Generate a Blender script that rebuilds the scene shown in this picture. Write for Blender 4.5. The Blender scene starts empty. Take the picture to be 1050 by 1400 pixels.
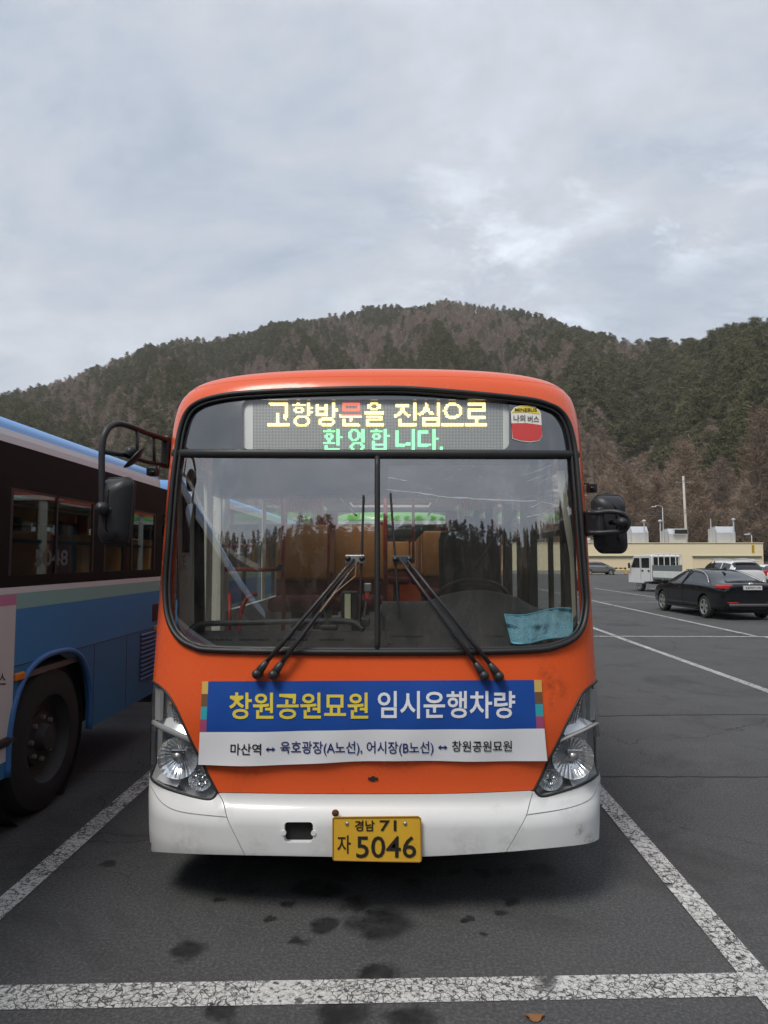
import bpy, bmesh, math, random
import numpy as np
from mathutils import Vector, Matrix
from mathutils.geometry import delaunay_2d_cdt
random.seed(7); rng = np.random.default_rng(7)
scene = bpy.context.scene
COL = scene.collection
R = math.radians
# ------------------------------------------------------------------ camera
CAM = np.array([0.0, 0.0, 1.75])
FPX, PITCH, YAW = 930.0, math.atan(64 / 930), math.atan(21 / 930)
cd = bpy.data.cameras.new("camera"); cam = bpy.data.objects.new("camera", cd); COL.objects.link(cam)
cd.sensor_fit = 'VERTICAL'; cd.sensor_height = 36; cd.lens = FPX / 1400 * 36
cd.clip_start = 0.05; cd.clip_end = 5000
cam.location = CAM; cam.rotation_euler = (math.pi / 2 + PITCH, 0, YAW)
scene.camera = cam
# ------------------------------------------------------------------ sky, sun, exposure
SUN_EL, SUN_AZ = R(56), R(214)      # azimuth measured clockwise from +Y: behind the camera, to its left
w = bpy.data.worlds.new("World"); scene.world = w; w.use_nodes = True; w.cycles.sampling_method = 'MANUAL'; w.cycles.sample_map_resolution = 256
nt = w.node_tree; nt.nodes.clear()
def N(t, **k):
    n = nt.nodes.new(t)
    for a, b in k.items(): setattr(n, a, b)
    return n
out = N("ShaderNodeOutputWorld"); FX, FY, GX, GY = 8.3, 2.7, 8.6, 1.1
sky = N('ShaderNodeTexSky', sky_type='NISHITA', sun_disc=False)
sky.sun_elevation = SUN_EL; sky.sun_rotation = SUN_AZ; sky.air_density = 1.3; sky.dust_density = 2.0
bg1 = N('ShaderNodeBackground'); bg1.inputs[1].default_value = 0.09
nt.links.new(sky.outputs[0], bg1.inputs[0])
tc = N('ShaderNodeTexCoord'); sep = N('ShaderNodeSeparateXYZ'); nt.links.new(tc.outputs['Generated'], sep.inputs[0])
def MA(op, a, b=None, c=None):
    n = N('ShaderNodeMath', operation=op)
    for i, x in enumerate((a, b, c)):
        if x is None: continue
        if isinstance(x, (int, float)): n.inputs[i].default_value = x
        else: nt.links.new(x, n.inputs[i])
    return n.outputs[0]
zz = MA('ADD', MA('MAXIMUM', sep.outputs[2], 0.0), 0.42)
px_ = MA('DIVIDE', sep.outputs[0], zz); py_ = MA('DIVIDE', sep.outputs[1], zz)
cmb = N('ShaderNodeCombineXYZ'); nt.links.new(px_, cmb.inputs[0]); nt.links.new(py_, cmb.inputs[1])
def cloud(scale, loc, rot, sc, detail, dist, rough=0.55):
    mp = N('ShaderNodeMapping'); mp.inputs[1].default_value = loc; mp.inputs[2].default_value = (0, 0, rot); mp.inputs[3].default_value = sc
    nt.links.new(cmb.outputs[0], mp.inputs[0])
    t = N('ShaderNodeTexNoise'); t.inputs['Scale'].default_value = scale; t.inputs['Detail'].default_value = detail
    t.inputs['Roughness'].default_value = rough; t.inputs['Distortion'].default_value = dist
    nt.links.new(mp.outputs[0], t.inputs['Vector']); return t.outputs[0]
def RAMP(x, stops):
    n = N('ShaderNodeValToRGB'); nt.links.new(x, n.inputs[0]); e = n.color_ramp.elements
    while len(e) < len(stops): e.new(0.5)
    for i, (p, c) in enumerate(stops): e[i].position = p; e[i].color = (*c, 1)
    return n.outputs[0]
big = cloud(2.6, (3.1, 1.7, 0), R(75), (0.8, 1.4, 1), 9, 0.3, 0.66)
col = RAMP(big, [(0.30, (0.38, 0.44, 0.53)), (0.44, (0.475, 0.53, 0.615)), (0.55, (0.565, 0.60, 0.66)), (0.70, (0.66, 0.71, 0.79))])
fine = cloud(7.0, (FX, FY, 0), R(75), (0.85, 1.3, 1), 10, 0.3, 0.7)
region = cloud(1.3, (GX, GY, 0), R(30), (0.8, 1.3, 1), 3, 0.2)
gap = MA('MULTIPLY', RAMP(fine, [(0.49, (0, 0, 0)), (0.66, (1, 1, 1))]), RAMP(region, [(0.50, (0, 0, 0)), (0.70, (1, 1, 1))]))
bg2 = N('ShaderNodeBackground'); bg2.inputs[1].default_value = 0.68; nt.links.new(col, bg2.inputs[0])
bg3 = N('ShaderNodeBackground'); bg3.inputs[0].default_value = (0.80, 0.88, 0.98, 1); bg3.inputs[1].default_value = 0.78
m1 = N('ShaderNodeMixShader'); m1.inputs[0].default_value = 0.90
nt.links.new(bg1.outputs[0], m1.inputs[1]); nt.links.new(bg2.outputs[0], m1.inputs[2])
m2 = N('ShaderNodeMixShader'); nt.links.new(gap, m2.inputs[0]); nt.links.new(m1.outputs[0], m2.inputs[1]); nt.links.new(bg3.outputs[0], m2.inputs[2])
nt.links.new(m2.outputs[0], out.inputs[0])
sd = bpy.data.lights.new("sun", 'SUN'); sun = bpy.data.objects.new("sun", sd); COL.objects.link(sun)
sd.energy = 1.5; sd.angle = R(20); sd.color = (1.0, 0.95, 0.88)
sdir = Vector((math.sin(SUN_AZ) * math.cos(SUN_EL), math.cos(SUN_AZ) * math.cos(SUN_EL), math.sin(SUN_EL)))
sun.rotation_euler = sdir.to_track_quat('Z', 'Y').to_euler(); sun.location = sdir * 60
vs = scene.view_settings; vs.view_transform = 'Standard'; vs.look = 'None'; vs.exposure = 0.82; vs.gamma = 1.0; vs.use_curve_mapping = False
scene.cycles.use_denoising = True
scene.cycles.max_bounces = 10; scene.cycles.transparent_max_bounces = 24; scene.cycles.caustics_reflective = False; scene.cycles.caustics_refractive = False
scene.cycles.sample_clamp_indirect = 6

# ------------------------------------------------------------------ helpers
_f = np.array([-math.sin(YAW) * math.cos(PITCH), math.cos(YAW) * math.cos(PITCH), math.sin(PITCH)])
_r = np.array([math.cos(YAW), math.sin(YAW), 0.0]); _u = np.cross(_r, _f)
def project(P):
    d = np.asarray(P, float) - CAM; z = d @ _f
    return np.stack([525 + FPX * (d @ _r) / z, 700 - FPX * (d @ _u) / z], -1)
def at(px, py, Y):
    """world point seen at photo pixel (px,py) on the plane y = Y"""
    d = _f + (px - 525) / FPX * _r + (700 - py) / FPX * _u
    return CAM + d * (Y / d[1])
def atx(px, py, X):
    d = _f + (px - 525) / FPX * _r + (700 - py) / FPX * _u
    return CAM + d * (X / d[0])
def onground(px, py, z=0.0):
    d = _f + (px - 525) / FPX * _r + (700 - py) / FPX * _u
    return CAM + d * ((z - CAM[2]) / d[2])

MATS = {}
def mat(name, col=(0.5, 0.5, 0.5), rough=0.5, metal=0.0, spec=0.5, var=0.0, vscale=6.0, bump=0.0, bscale=80.0, coat=0.0, emit=None, estr=1.0, ior=1.45, alpha=1.0, dirt=None, trans=0.0):
    if name in MATS: return MATS[name]
    m = bpy.data.materials.new(name); m.use_nodes = True; t = m.node_tree; b = t.nodes['Principled BSDF']
    b.inputs['Base Color'].default_value = (*col, 1); b.inputs['Roughness'].default_value = rough; b.inputs['Metallic'].default_value = metal
    b.inputs['Specular IOR Level'].default_value = spec; b.inputs['IOR'].default_value = ior; b.inputs['Coat Weight'].default_value = coat
    b.inputs['Coat Roughness'].default_value = 0.06; b.inputs['Alpha'].default_value = alpha; b.inputs['Transmission Weight'].default_value = trans
    if emit: b.inputs['Emission Color'].default_value = (*emit, 1); b.inputs['Emission Strength'].default_value = estr
    tcn = t.nodes.new('ShaderNodeTexCoord')
    last = None
    if var > 0:
        n = t.nodes.new('ShaderNodeTexNoise'); n.inputs['Scale'].default_value = vscale; n.inputs['Detail'].default_value = 6; n.inputs['Roughness'].default_value = 0.65
        t.links.new(tcn.outputs['Object'], n.inputs['Vector'])
        mx = t.nodes.new('ShaderNodeMix'); mx.data_type = 'RGBA'; t.links.new(n.outputs[0], mx.inputs[0])
        mx.inputs[6].default_value = (*[c * (1 - var) for c in col], 1); mx.inputs[7].default_value = (*[min(1, c * (1 + var)) for c in col], 1)
        last = mx.outputs[2]
        mr = t.nodes.new('ShaderNodeMapRange'); t.links.new(n.outputs[0], mr.inputs[0]); mr.inputs[3].default_value = max(0.02, rough - 0.12); mr.inputs[4].default_value = min(1, rough + 0.12)
        t.links.new(mr.outputs[0], b.inputs['Roughness'])
    if dirt:
        dcol, thr, dsc = dirt
        n2 = t.nodes.new('ShaderNodeTexNoise'); n2.inputs['Scale'].default_value = dsc; n2.inputs['Detail'].default_value = 8; n2.inputs['Roughness'].default_value = 0.7
        t.links.new(tcn.outputs['Object'], n2.inputs['Vector'])
        mr2 = t.nodes.new('ShaderNodeMapRange'); t.links.new(n2.outputs[0], mr2.inputs[0]); mr2.inputs[1].default_value = thr; mr2.inputs[2].default_value = thr + 0.16
        mx2 = t.nodes.new('ShaderNodeMix'); mx2.data_type = 'RGBA'; t.links.new(mr2.outputs[0], mx2.inputs[0])
        if last: t.links.new(last, mx2.inputs[6])
        else: mx2.inputs[6].default_value = (*col, 1)
        mx2.inputs[7].default_value = (*dcol, 1); last = mx2.outputs[2]
    if last: t.links.new(last, b.inputs['Base Color'])
    if bump > 0:
        n = t.nodes.new('ShaderNodeTexNoise'); n.inputs['Scale'].default_value = bscale; n.inputs['Detail'].default_value = 4
        t.links.new(tcn.outputs['Object'], n.inputs['Vector'])
        bp = t.nodes.new('ShaderNodeBump'); bp.inputs['Strength'].default_value = bump; bp.inputs['Distance'].default_value = 0.01
        t.links.new(n.outputs[0], bp.inputs['Height']); t.links.new(bp.outputs[0], b.inputs['Normal'])
    MATS[name] = m; return m
def glass(name, tint=(0.8, 0.82, 0.82), refl=0.06, ior=1.5, rough=0.0, dust=0.0, dscale=3.0, graze=1.0):
    """thin pane: transparent film plus mirror reflection growing at grazing angles"""
    if name in MATS: return MATS[name]
    m = bpy.data.materials.new(name); m.use_nodes = True; t = m.node_tree; t.nodes.clear()
    o = t.nodes.new('ShaderNodeOutputMaterial'); tr = t.nodes.new('ShaderNodeBsdfTransparent'); tr.inputs[0].default_value = (*tint, 1)
    gl = t.nodes.new('ShaderNodeBsdfGlossy'); gl.inputs['Roughness'].default_value = rough; gl.inputs[0].default_value = (1, 1, 1, 1)
    ge = t.nodes.new('ShaderNodeNewGeometry'); dt = t.nodes.new('ShaderNodeVectorMath'); dt.operation = 'DOT_PRODUCT'; t.links.new(ge.outputs['Normal'], dt.inputs[0]); t.links.new(ge.outputs['Incoming'], dt.inputs[1])
    def mm(op, a, b):
        n = t.nodes.new('ShaderNodeMath'); n.operation = op; n.use_clamp = True
        for i, x in enumerate((a, b)):
            if isinstance(x, (int, float)): n.inputs[i].default_value = x
            else: t.links.new(x, n.inputs[i])
        return n.outputs[0]
    ab = t.nodes.new('ShaderNodeMath'); ab.operation = 'ABSOLUTE'; t.links.new(dt.outputs['Value'], ab.inputs[0])
    r0 = ((ior - 1) / (ior + 1)) ** 2 + refl
    fac = mm('ADD', mm('MULTIPLY', mm('POWER', mm('SUBTRACT', 1.0, ab.outputs[0]), 5.0), graze * (1 - r0)), r0)
    mx = t.nodes.new('ShaderNodeMixShader'); t.links.new(fac, mx.inputs[0]); t.links.new(tr.outputs[0], mx.inputs[1]); t.links.new(gl.outputs[0], mx.inputs[2])
    last = mx.outputs[0]
    if dust > 0:
        tcn = t.nodes.new('ShaderNodeTexCoord'); n = t.nodes.new('ShaderNodeTexNoise'); n.inputs['Scale'].default_value = dscale; n.inputs['Detail'].default_value = 8; n.inputs['Roughness'].default_value = 0.7
        t.links.new(tcn.outputs['Object'], n.inputs['Vector'])
        mr = t.nodes.new('ShaderNodeMapRange'); t.links.new(n.outputs[0], mr.inputs[0]); mr.inputs[1].default_value = 0.35; mr.inputs[2].default_value = 0.8; mr.inputs[4].default_value = dust
        df = t.nodes.new('ShaderNodeBsdfDiffuse'); df.inputs[0].default_value = (0.5, 0.48, 0.45, 1)
        m3 = t.nodes.new('ShaderNodeMixShader'); t.links.new(mr.outputs[0], m3.inputs[0]); t.links.new(last, m3.inputs[1]); t.links.new(df.outputs[0], m3.inputs[2]); last = m3.outputs[0]
    t.links.new(last, o.inputs[0]); MATS[name] = m; return m

def link(o, parent=None):
    COL.objects.link(o)
    if parent is not None: o.parent = parent
    return o
def obj(name, vf, m=None, parent=None, smooth=False, loc=None, rot=None):
    v, f = vf; me = bpy.data.meshes.new(name); me.from_pydata([tuple(map(float, p)) for p in v], [], [tuple(int(i) for i in q) for q in f]); me.update()
    if m: me.materials.append(m)
    if smooth: me.polygons.foreach_set('use_smooth', [True] * len(me.polygons))
    if smooth == 'auto': me.set_sharp_from_angle(angle=R(38))
    o = bpy.data.objects.new(name, me)
    if loc is not None: o.location = loc
    if rot is not None: o.rotation_euler = rot
    return link(o, parent)
def tag(o, label=None, cat=None, group=None, kind=None):
    if label: o['label'] = label
    if cat: o['category'] = cat
    if group: o['group'] = group
    if kind: o['kind'] = kind
    return o
def thing(name, label, cat, loc=(0, 0, 0), rz=0.0, group=None):
    o = bpy.data.objects.new(name, None); o.empty_display_size = 0.2; o.location = loc; o.rotation_euler = (0, 0, rz); COL.objects.link(o)
    return tag(o, label, cat, group)
def copy_tree(o, parent=None):
    c = o.copy(); COL.objects.link(c)
    if parent is not None: c.parent = parent
    for ch in list(o.children): copy_tree(ch, c)
    return c
def join(*vfs):
    V, Fc, k = [], [], 0
    for v, f in vfs:
        V.extend([tuple(p) for p in v]); Fc.extend([tuple(i + k for i in q) for q in f]); k += len(v)
    return V, Fc
def xf(vf, M):
    return [tuple(M @ Vector(p)) for p in vf[0]], vf[1]
def box(c, s, bev=0.0, seg=2, rz=0.0):
    bm = bmesh.new(); bmesh.ops.create_cube(bm, size=1.0)
    bmesh.ops.scale(bm, vec=s, verts=bm.verts)
    if bev > 0: bmesh.ops.bevel(bm, geom=bm.edges[:], offset=min(bev, min(s) * 0.49), segments=seg, profile=0.5, affect='EDGES')
    M = Matrix.Translation(c) @ Matrix.Rotation(rz, 4, 'Z')
    bmesh.ops.transform(bm, matrix=M, verts=bm.verts)
    bm.verts.index_update(); r = [tuple(v.co) for v in bm.verts], [tuple(v.index for v in f.verts) for f in bm.faces]; bm.free(); return r
def boxmm(x0, x1, y0, y1, z0, z1, bev=0.0):
    return box(((x0 + x1) / 2, (y0 + y1) / 2, (z0 + z1) / 2), (abs(x1 - x0), abs(y1 - y0), abs(z1 - z0)), bev)
def catmull(pts, n=6, closed=False):
    P = [np.array(p, float) for p in pts]; k = len(P); o = []
    for i in range(k if closed else k - 1):
        if closed: a, b, c, d = P[(i - 1) % k], P[i], P[(i + 1) % k], P[(i + 2) % k]
        else: a, b, c, d = P[max(i - 1, 0)], P[i], P[i + 1], P[min(i + 2, k - 1)]
        for j in range(n):
            t = j / n
            o.append(0.5 * ((2 * b) + (-a + c) * t + (2 * a - 5 * b + 4 * c - d) * t * t + (-a + 3 * b - 3 * c + d) * t ** 3))
    if not closed: o.append(P[-1])
    return np.array(o)
def tube(pts, rad, seg=8, closed=False, flat=1.0, cap=True, up=None):
    P = [Vector(tuple(map(float, p))) for p in pts]; n = len(P); V = []; Fc = []
    rads = rad if hasattr(rad, '__len__') else [rad] * n
    prev = None
    for i in range(n):
        if closed: t = (P[(i + 1) % n] - P[i - 1])
        else: t = (P[min(i + 1, n - 1)] - P[max(i - 1, 0)])
        t = t.normalized()
        if prev is None:
            a = Vector(up) if up is not None else (Vector((0, 0, 1)) if abs(t.z) < 0.9 else Vector((1, 0, 0)))
            nrm = (a - t * a.dot(t)).normalized()
        else:
            nrm = (prev - t * prev.dot(t)); nrm = nrm.normalized() if nrm.length > 1e-6 else prev
        prev = nrm; b = t.cross(nrm)
        for k in range(seg):
            an = 2 * math.pi * k / seg
            V.append(P[i] + nrm * (math.cos(an) * rads[i]) + b * (math.sin(an) * rads[i] * flat))
    m = n if closed else n - 1
    for i in range(m):
        for k in range(seg):
            a = i * seg + k; b2 = i * seg + (k + 1) % seg; j = ((i + 1) % n) * seg
            Fc.append((a, b2, j + (k + 1) % seg, j + k))
    if cap and not closed:
        Fc.append(tuple(range(seg))[::-1]); Fc.append(tuple((n - 1) * seg + k for k in range(seg)))
    return [tuple(v) for v in V], Fc
def lathe(prof, seg=24, axis='Y'):
    """profile of (radius, height) turned round an axis through the origin"""
    V, Fc = [], []
    for (r, h) in prof:
        for k in range(seg):
            a = 2 * math.pi * k / seg; p = (r * math.cos(a), r * math.sin(a))
            V.append({'Z': (p[0], p[1], h), 'Y': (p[0], h, p[1]), 'X': (h, p[0], p[1])}[axis])
    for i in range(len(prof) - 1):
        for k in range(seg):
            Fc.append((i * seg + k, i * seg + (k + 1) % seg, (i + 1) * seg + (k + 1) % seg, (i + 1) * seg + k))
    return V, Fc
def prism(poly, y0, y1, plane='XZ'):
    """polygon of 2-D points extruded along the third axis"""
    n = len(poly); mk = {'XZ': lambda a, b, h: (a, h, b), 'YZ': lambda a, b, h: (h, a, b), 'XY': lambda a, b, h: (a, b, h)}[plane]
    V = [mk(a, b, y0) for a, b in poly] + [mk(a, b, y1) for a, b in poly]
    return V, [tuple(range(n))[::-1], tuple(range(n, 2 * n))] + [(i, (i + 1) % n, n + (i + 1) % n, n + i) for i in range(n)]
def rrect(x0, x1, y0, y1, r, n=6):
    o = []
    for cx, cy, a0 in ((x1 - r, y1 - r, 0), (x0 + r, y1 - r, 90), (x0 + r, y0 + r, 180), (x1 - r, y0 + r, 270)):
        for k in range(n + 1):
            a = R(a0 + 90 * k / n); o.append((cx + r * math.cos(a), cy + r * math.sin(a)))
    return o
def text_mesh(s, bold=0.0, res=3):
    cu = bpy.data.curves.new('t', 'FONT'); cu.body = s; cu.size = 1.0; cu.offset = bold; cu.resolution_u = res; cu.fill_mode = 'BOTH'
    o = bpy.data.objects.new('t', cu); COL.objects.link(o); dg = bpy.context.evaluated_depsgraph_get()
    me = bpy.data.meshes.new_from_object(o.evaluated_get(dg))
    V = np.array([v.co[:] for v in me.vertices]); Fc = [tuple(p.vertices) for p in me.polygons]
    bpy.data.objects.remove(o); bpy.data.curves.remove(cu); bpy.data.meshes.remove(me)
    return V[:, :2], Fc
def fit_text(s, x0, x1, ytop, ybot, bold=0.0):
    """text outlines scaled to a box; y counted downwards"""
    V, Fc = text_mesh(s, bold); a, b = V.min(0), V.max(0)
    X = x0 + (V[:, 0] - a[0]) / (b[0] - a[0]) * (x1 - x0); Y = ybot + (V[:, 1] - a[1]) / (b[1] - a[1]) * (ytop - ybot)
    return np.stack([X, Y], -1), Fc
# ------------------------------------------------------------------ ground
def asphalt_material():
    m = bpy.data.materials.new('asphalt'); m.use_nodes = True; t = m.node_tree; b = t.nodes['Principled BSDF']
    L = t.links.new
    def nn(k, **kw):
        n = t.nodes.new(k)
        for a, c in kw.items(): setattr(n, a, c)
        return n
    tcn = nn('ShaderNodeTexCoord'); P = tcn.outputs['Object']
    def noise(scale, det=4, rough=0.6, vec=None, dist=0):
        n = nn('ShaderNodeTexNoise'); n.inputs['Scale'].default_value = scale; n.inputs['Detail'].default_value = det; n.inputs['Roughness'].default_value = rough; n.inputs['Distortion'].default_value = dist
        L(vec or P, n.inputs['Vector']); return n.outputs[0]
    def mr(x, a, b2, c, d):
        n = nn('ShaderNodeMapRange'); L(x, n.inputs[0])
        for i, q in enumerate((a, b2, c, d)): n.inputs[i + 1].default_value = q
        return n.outputs[0]
    def mul(x, y):
        n = nn('ShaderNodeMath', operation='MULTIPLY')
        for i, q in enumerate((x, y)):
            if isinstance(q, (int, float)): n.inputs[i].default_value = q
            else: L(q, n.inputs[i])
        return n.outputs[0]
    def mx(f, a, c):
        n = nn('ShaderNodeMix', data_type='RGBA')
        L(f, n.inputs[0])
        for i, q in ((6, a), (7, c)):
            if isinstance(q, tuple): n.inputs[i].default_value = (*q, 1)
            else: L(q, n.inputs[i])
        return n.outputs[2]
    big = noise(0.35, 6, 0.65); mid = noise(2.3, 6, 0.7); agg = noise(64, 4, 0.9)
    vor = nn('ShaderNodeTexVoronoi'); vor.inputs['Scale'].default_value = 95; L(P, vor.inputs['Vector'])
    c = mx(mr(big, 0.3, 0.7, 0, 1), (0.046, 0.047, 0.050), (0.086, 0.087, 0.090))
    c = mx(mr(mid, 0.35, 0.75, 0, 0.55), c, (0.040, 0.040, 0.041))
    c = mx(mr(agg, 0.46, 0.64, 0, 0.9), c, (0.15, 0.148, 0.145))
    c = mx(mr(vor.outputs['Distance'], 0.0, 0.25, 0.55, 0), c, (0.022, 0.022, 0.023))
    # dark tyre-swept and oily areas with shapes of their own
    c = mx(mr(noise(0.8, 7, 0.72, dist=0.6), 0.52, 0.68, 0, 0.6), c, (0.030, 0.030, 0.031))
    warp = nn('ShaderNodeTexNoise'); warp.inputs['Scale'].default_value = 9; warp.inputs['Detail'].default_value = 8; L(P, warp.inputs['Vector'])
    wv = nn('ShaderNodeVectorMath', operation='MULTIPLY_ADD'); L(warp.outputs['Color'], wv.inputs[0]); wv.inputs[1].default_value = (0.16, 0.16, 0); L(P, wv.inputs[2])
    tot = None
    spots = [(455, 1178, .20), (535, 1180, .17), (425, 1214, .10), (487, 1236, .085), (452, 1216, .08), (520, 1262, .16), (446, 1266, .07), (395, 1236, .04), (470, 1200, .045), (566, 1205, .04), (625, 1190, .05), (690, 1190, .04),
             (640, 1255, .03), (660, 1192, .05), (580, 1193, .05), (405, 1285, .05), (370, 1255, .035), (590, 1345, .05), (470, 1385, .11), (520, 1330, .09), (700, 1232, .035), (685, 1250, .03), (300, 1232, .035), (350, 1215, .03), (150, 1180, .05), (660, 1280, .02), (740, 1190, .09), (300, 1385, .07), (255, 1300, .08), (560, 1395, .1)]
    for (sx, sy, rad) in spots:
        g = onground(sx, sy)
        dn = nn('ShaderNodeVectorMath', operation='DISTANCE'); L(wv.outputs[0], dn.inputs[0]); dn.inputs[1].default_value = (g[0] + 0.08, g[1] + 0.08, 0.0)
        v = mr(dn.outputs['Value'], rad * 0.65, rad * 1.15, 1, 0)
        if tot is None: tot = v
        else:
            q = nn('ShaderNodeMath', operation='MAXIMUM'); L(tot, q.inputs[0]); L(v, q.inputs[1]); tot = q.outputs[0]
    c = mx(mul(tot, mr(noise(9, 6, 0.75), 0.3, 0.6, 0.5, 0.97)), c, (0.012, 0.012, 0.013))
    # shrinkage cracks
    v2 = nn('ShaderNodeTexVoronoi', feature='DISTANCE_TO_EDGE'); v2.inputs['Scale'].default_value = 0.33
    w2 = nn('ShaderNodeVectorMath', operation='MULTIPLY_ADD'); wn = nn('ShaderNodeTexNoise'); wn.inputs['Scale'].default_value = 1.6; wn.inputs['Detail'].default_value = 8; L(P, wn.inputs['Vector'])
    L(wn.outputs['Color'], w2.inputs[0]); w2.inputs[1].default_value = (0.9, 0.9, 0); L(P, w2.inputs[2]); L(w2.outputs[0], v2.inputs['Vector'])
    crack = mul(mr(v2.outputs['Distance'], 0.0, 0.0022, 1, 0), mr(noise(0.5, 3), 0.42, 0.55, 0, 0.85))
    c = mx(crack, c, (0.018, 0.018, 0.019))
    L(c, b.inputs['Base Color'])
    L(mr(tot, 0, 1, 0.86, 0.55), b.inputs['Roughness']); b.inputs['Specular IOR Level'].default_value = 0.35
    bp = nn('ShaderNodeBump'); bp.inputs['Strength'].default_value = 0.8; bp.inputs['Distance'].default_value = 0.008; L(agg, bp.inputs['Height']); L(bp.outputs[0], b.inputs['Normal'])
    return m
ASPH = asphalt_material()
g = 12
gv = [(-720, -720, 0), (720, -720, 0), (720, 720, 0), (-720, 720, 0)]
ground = obj('parking_lot_ground', (gv, [(0, 1, 2, 3)]), ASPH); tag(ground, 'wide grey asphalt parking lot with oil stains and fine cracks', 'ground', kind='structure')

def paint_material():
    m = bpy.data.materials.new('worn_road_paint'); m.use_nodes = True; t = m.node_tree; b = t.nodes['Principled BSDF']; L = t.links.new
    tcn = t.nodes.new('ShaderNodeTexCoord')
    n0 = t.nodes.new('ShaderNodeTexNoise'); n0.inputs['Scale'].default_value = 9; n0.inputs['Detail'].default_value = 4; L(tcn.outputs['Object'], n0.inputs['Vector'])
    ad = t.nodes.new('ShaderNodeVectorMath'); ad.operation = 'MULTIPLY_ADD'; L(n0.outputs['Color'], ad.inputs[0]); ad.inputs[1].default_value = (0.06, 0.06, 0); L(tcn.outputs['Object'], ad.inputs[2])
    def vor(s, w):
        v = t.nodes.new('ShaderNodeTexVoronoi'); v.feature = 'DISTANCE_TO_EDGE'; v.inputs['Scale'].default_value = s; L(ad.outputs[0], v.inputs['Vector'])
        r = t.nodes.new('ShaderNodeMapRange'); L(v.outputs['Distance'], r.inputs[0]); r.inputs[1].default_value = w * 0.7; r.inputs[2].default_value = w * 1.4; return r.outputs[0]
    n1 = t.nodes.new('ShaderNodeTexNoise'); n1.inputs['Scale'].default_value = 40; n1.inputs['Detail'].default_value = 6; n1.inputs['Roughness'].default_value = 0.75; L(tcn.outputs['Object'], n1.inputs['Vector'])
    r1 = t.nodes.new('ShaderNodeMapRange'); L(n1.outputs[0], r1.inputs[0]); r1.inputs[1].default_value = 0.40; r1.inputs[2].default_value = 0.47
    n2 = t.nodes.new('ShaderNodeTexNoise'); n2.inputs['Scale'].default_value = 2.2; n2.inputs['Detail'].default_value = 5; L(tcn.outputs['Object'], n2.inputs['Vector'])
    r2 = t.nodes.new('ShaderNodeMapRange'); L(n2.outputs[0], r2.inputs[0]); r2.inputs[1].default_value = 0.29; r2.inputs[2].default_value = 0.35
    def mul(a, c):
        q = t.nodes.new('ShaderNodeMath'); q.operation = 'MULTIPLY'; L(a, q.inputs[0]); L(c, q.inputs[1]); return q.outputs[0]
    n3 = t.nodes.new('ShaderNodeTexNoise'); n3.inputs['Scale'].default_value = 3.4; n3.inputs['Detail'].default_value = 6; L(tcn.outputs['Object'], n3.inputs['Vector'])
    r3 = t.nodes.new('ShaderNodeMapRange'); L(n3.outputs[0], r3.inputs[0]); r3.inputs[1].default_value = 0.50; r3.inputs[2].default_value = 0.62; r3.inputs[4].default_value = 0.85
    mxm = t.nodes.new('ShaderNodeMath'); mxm.operation = 'MAXIMUM'; L(mul(vor(27, 0.036), vor(66, 0.022)), mxm.inputs[0]); L(r3.outputs[0], mxm.inputs[1])
    al = mul(mul(mxm.outputs[0], r1.outputs[0]), r2.outputs[0])
    L(al, b.inputs['Alpha'])
    cr = t.nodes.new('ShaderNodeValToRGB'); L(n1.outputs[0], cr.inputs[0]); cr.color_ramp.elements[0].position = 0.35; cr.color_ramp.elements[0].color = (0.36, 0.36, 0.35, 1); cr.color_ramp.elements[1].position = 0.62; cr.color_ramp.elements[1].color = (0.62, 0.62, 0.60, 1)
    L(cr.outputs[0], b.inputs['Base Color']); b.inputs['Roughness'].default_value = 0.8
    return m
PAINT = paint_material()
def line(p0, p1, wd=0.15, label='', name='parking_line', z=0.004):
    p0 = np.array(p0, float); p1 = np.array(p1, float); d = p1 - p0; d /= np.hypot(*d); nrm = np.array([-d[1], d[0]]) * wd / 2
    v = [(*(p0 - nrm), 0), (*(p1 - nrm), 0), (*(p1 + nrm), 0), (*(p0 + nrm), 0)]
    V = [(a, b2, z) for a, b2, _ in v]
    return tag(obj(name, (V, [(0, 1, 2, 3)]), PAINT), label, 'parking line', kind='structure')
_l0, _l1 = onground(0, 1364.5), onground(1005, 1347)
_dl = (_l1 - _l0) / (_l1 - _l0)[0]
line((_l0 - _dl * 9)[:2], (_l1 + _dl * 7)[:2], 0.155, 'worn white line crossing in front of the orange bus')
for X, a, b2, lab in ((-2.0, 2.83, 15.57, 'worn white bay line between the orange bus and the blue bus'), (1.49, 2.84, 15.57, 'worn white bay line along the driver side of the orange bus'),
                      (4.87, 2.87, 15.57, 'worn white bay line one bay away from the orange bus'), (8.2, 2.89, 15.57, 'thin white bay line two bays from the orange bus'), (-5.5, 2.79, 15.57, 'worn white bay line beyond the blue bus'),
                      (4.9, 15.73, 27.9, 'white bay line in the empty row beyond'), (8.05, 15.73, 27.9, 'white bay line beside the black sedan'), (11.6, 15.73, 27.9, 'white bay line hidden beyond the black sedan'),
                      (11.6, 28.05, 41, 'white bay line beside the truck'), (8.1, 28.05, 41, 'white bay line in the far empty row'), (14.9, 28.05, 41, 'white bay line near the white sport utility car')):
    line((X, a - (.25 if a < 3 and X > 1 else -.03)), (X, b2), 0.13, lab, z=0.0075)
line((-12, 15.65), (40, 15.65), 0.13, 'white cross line between the first and second row')
line((-12, 27.97), (40, 27.97), 0.13, 'white cross line between the second and third row')

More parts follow.
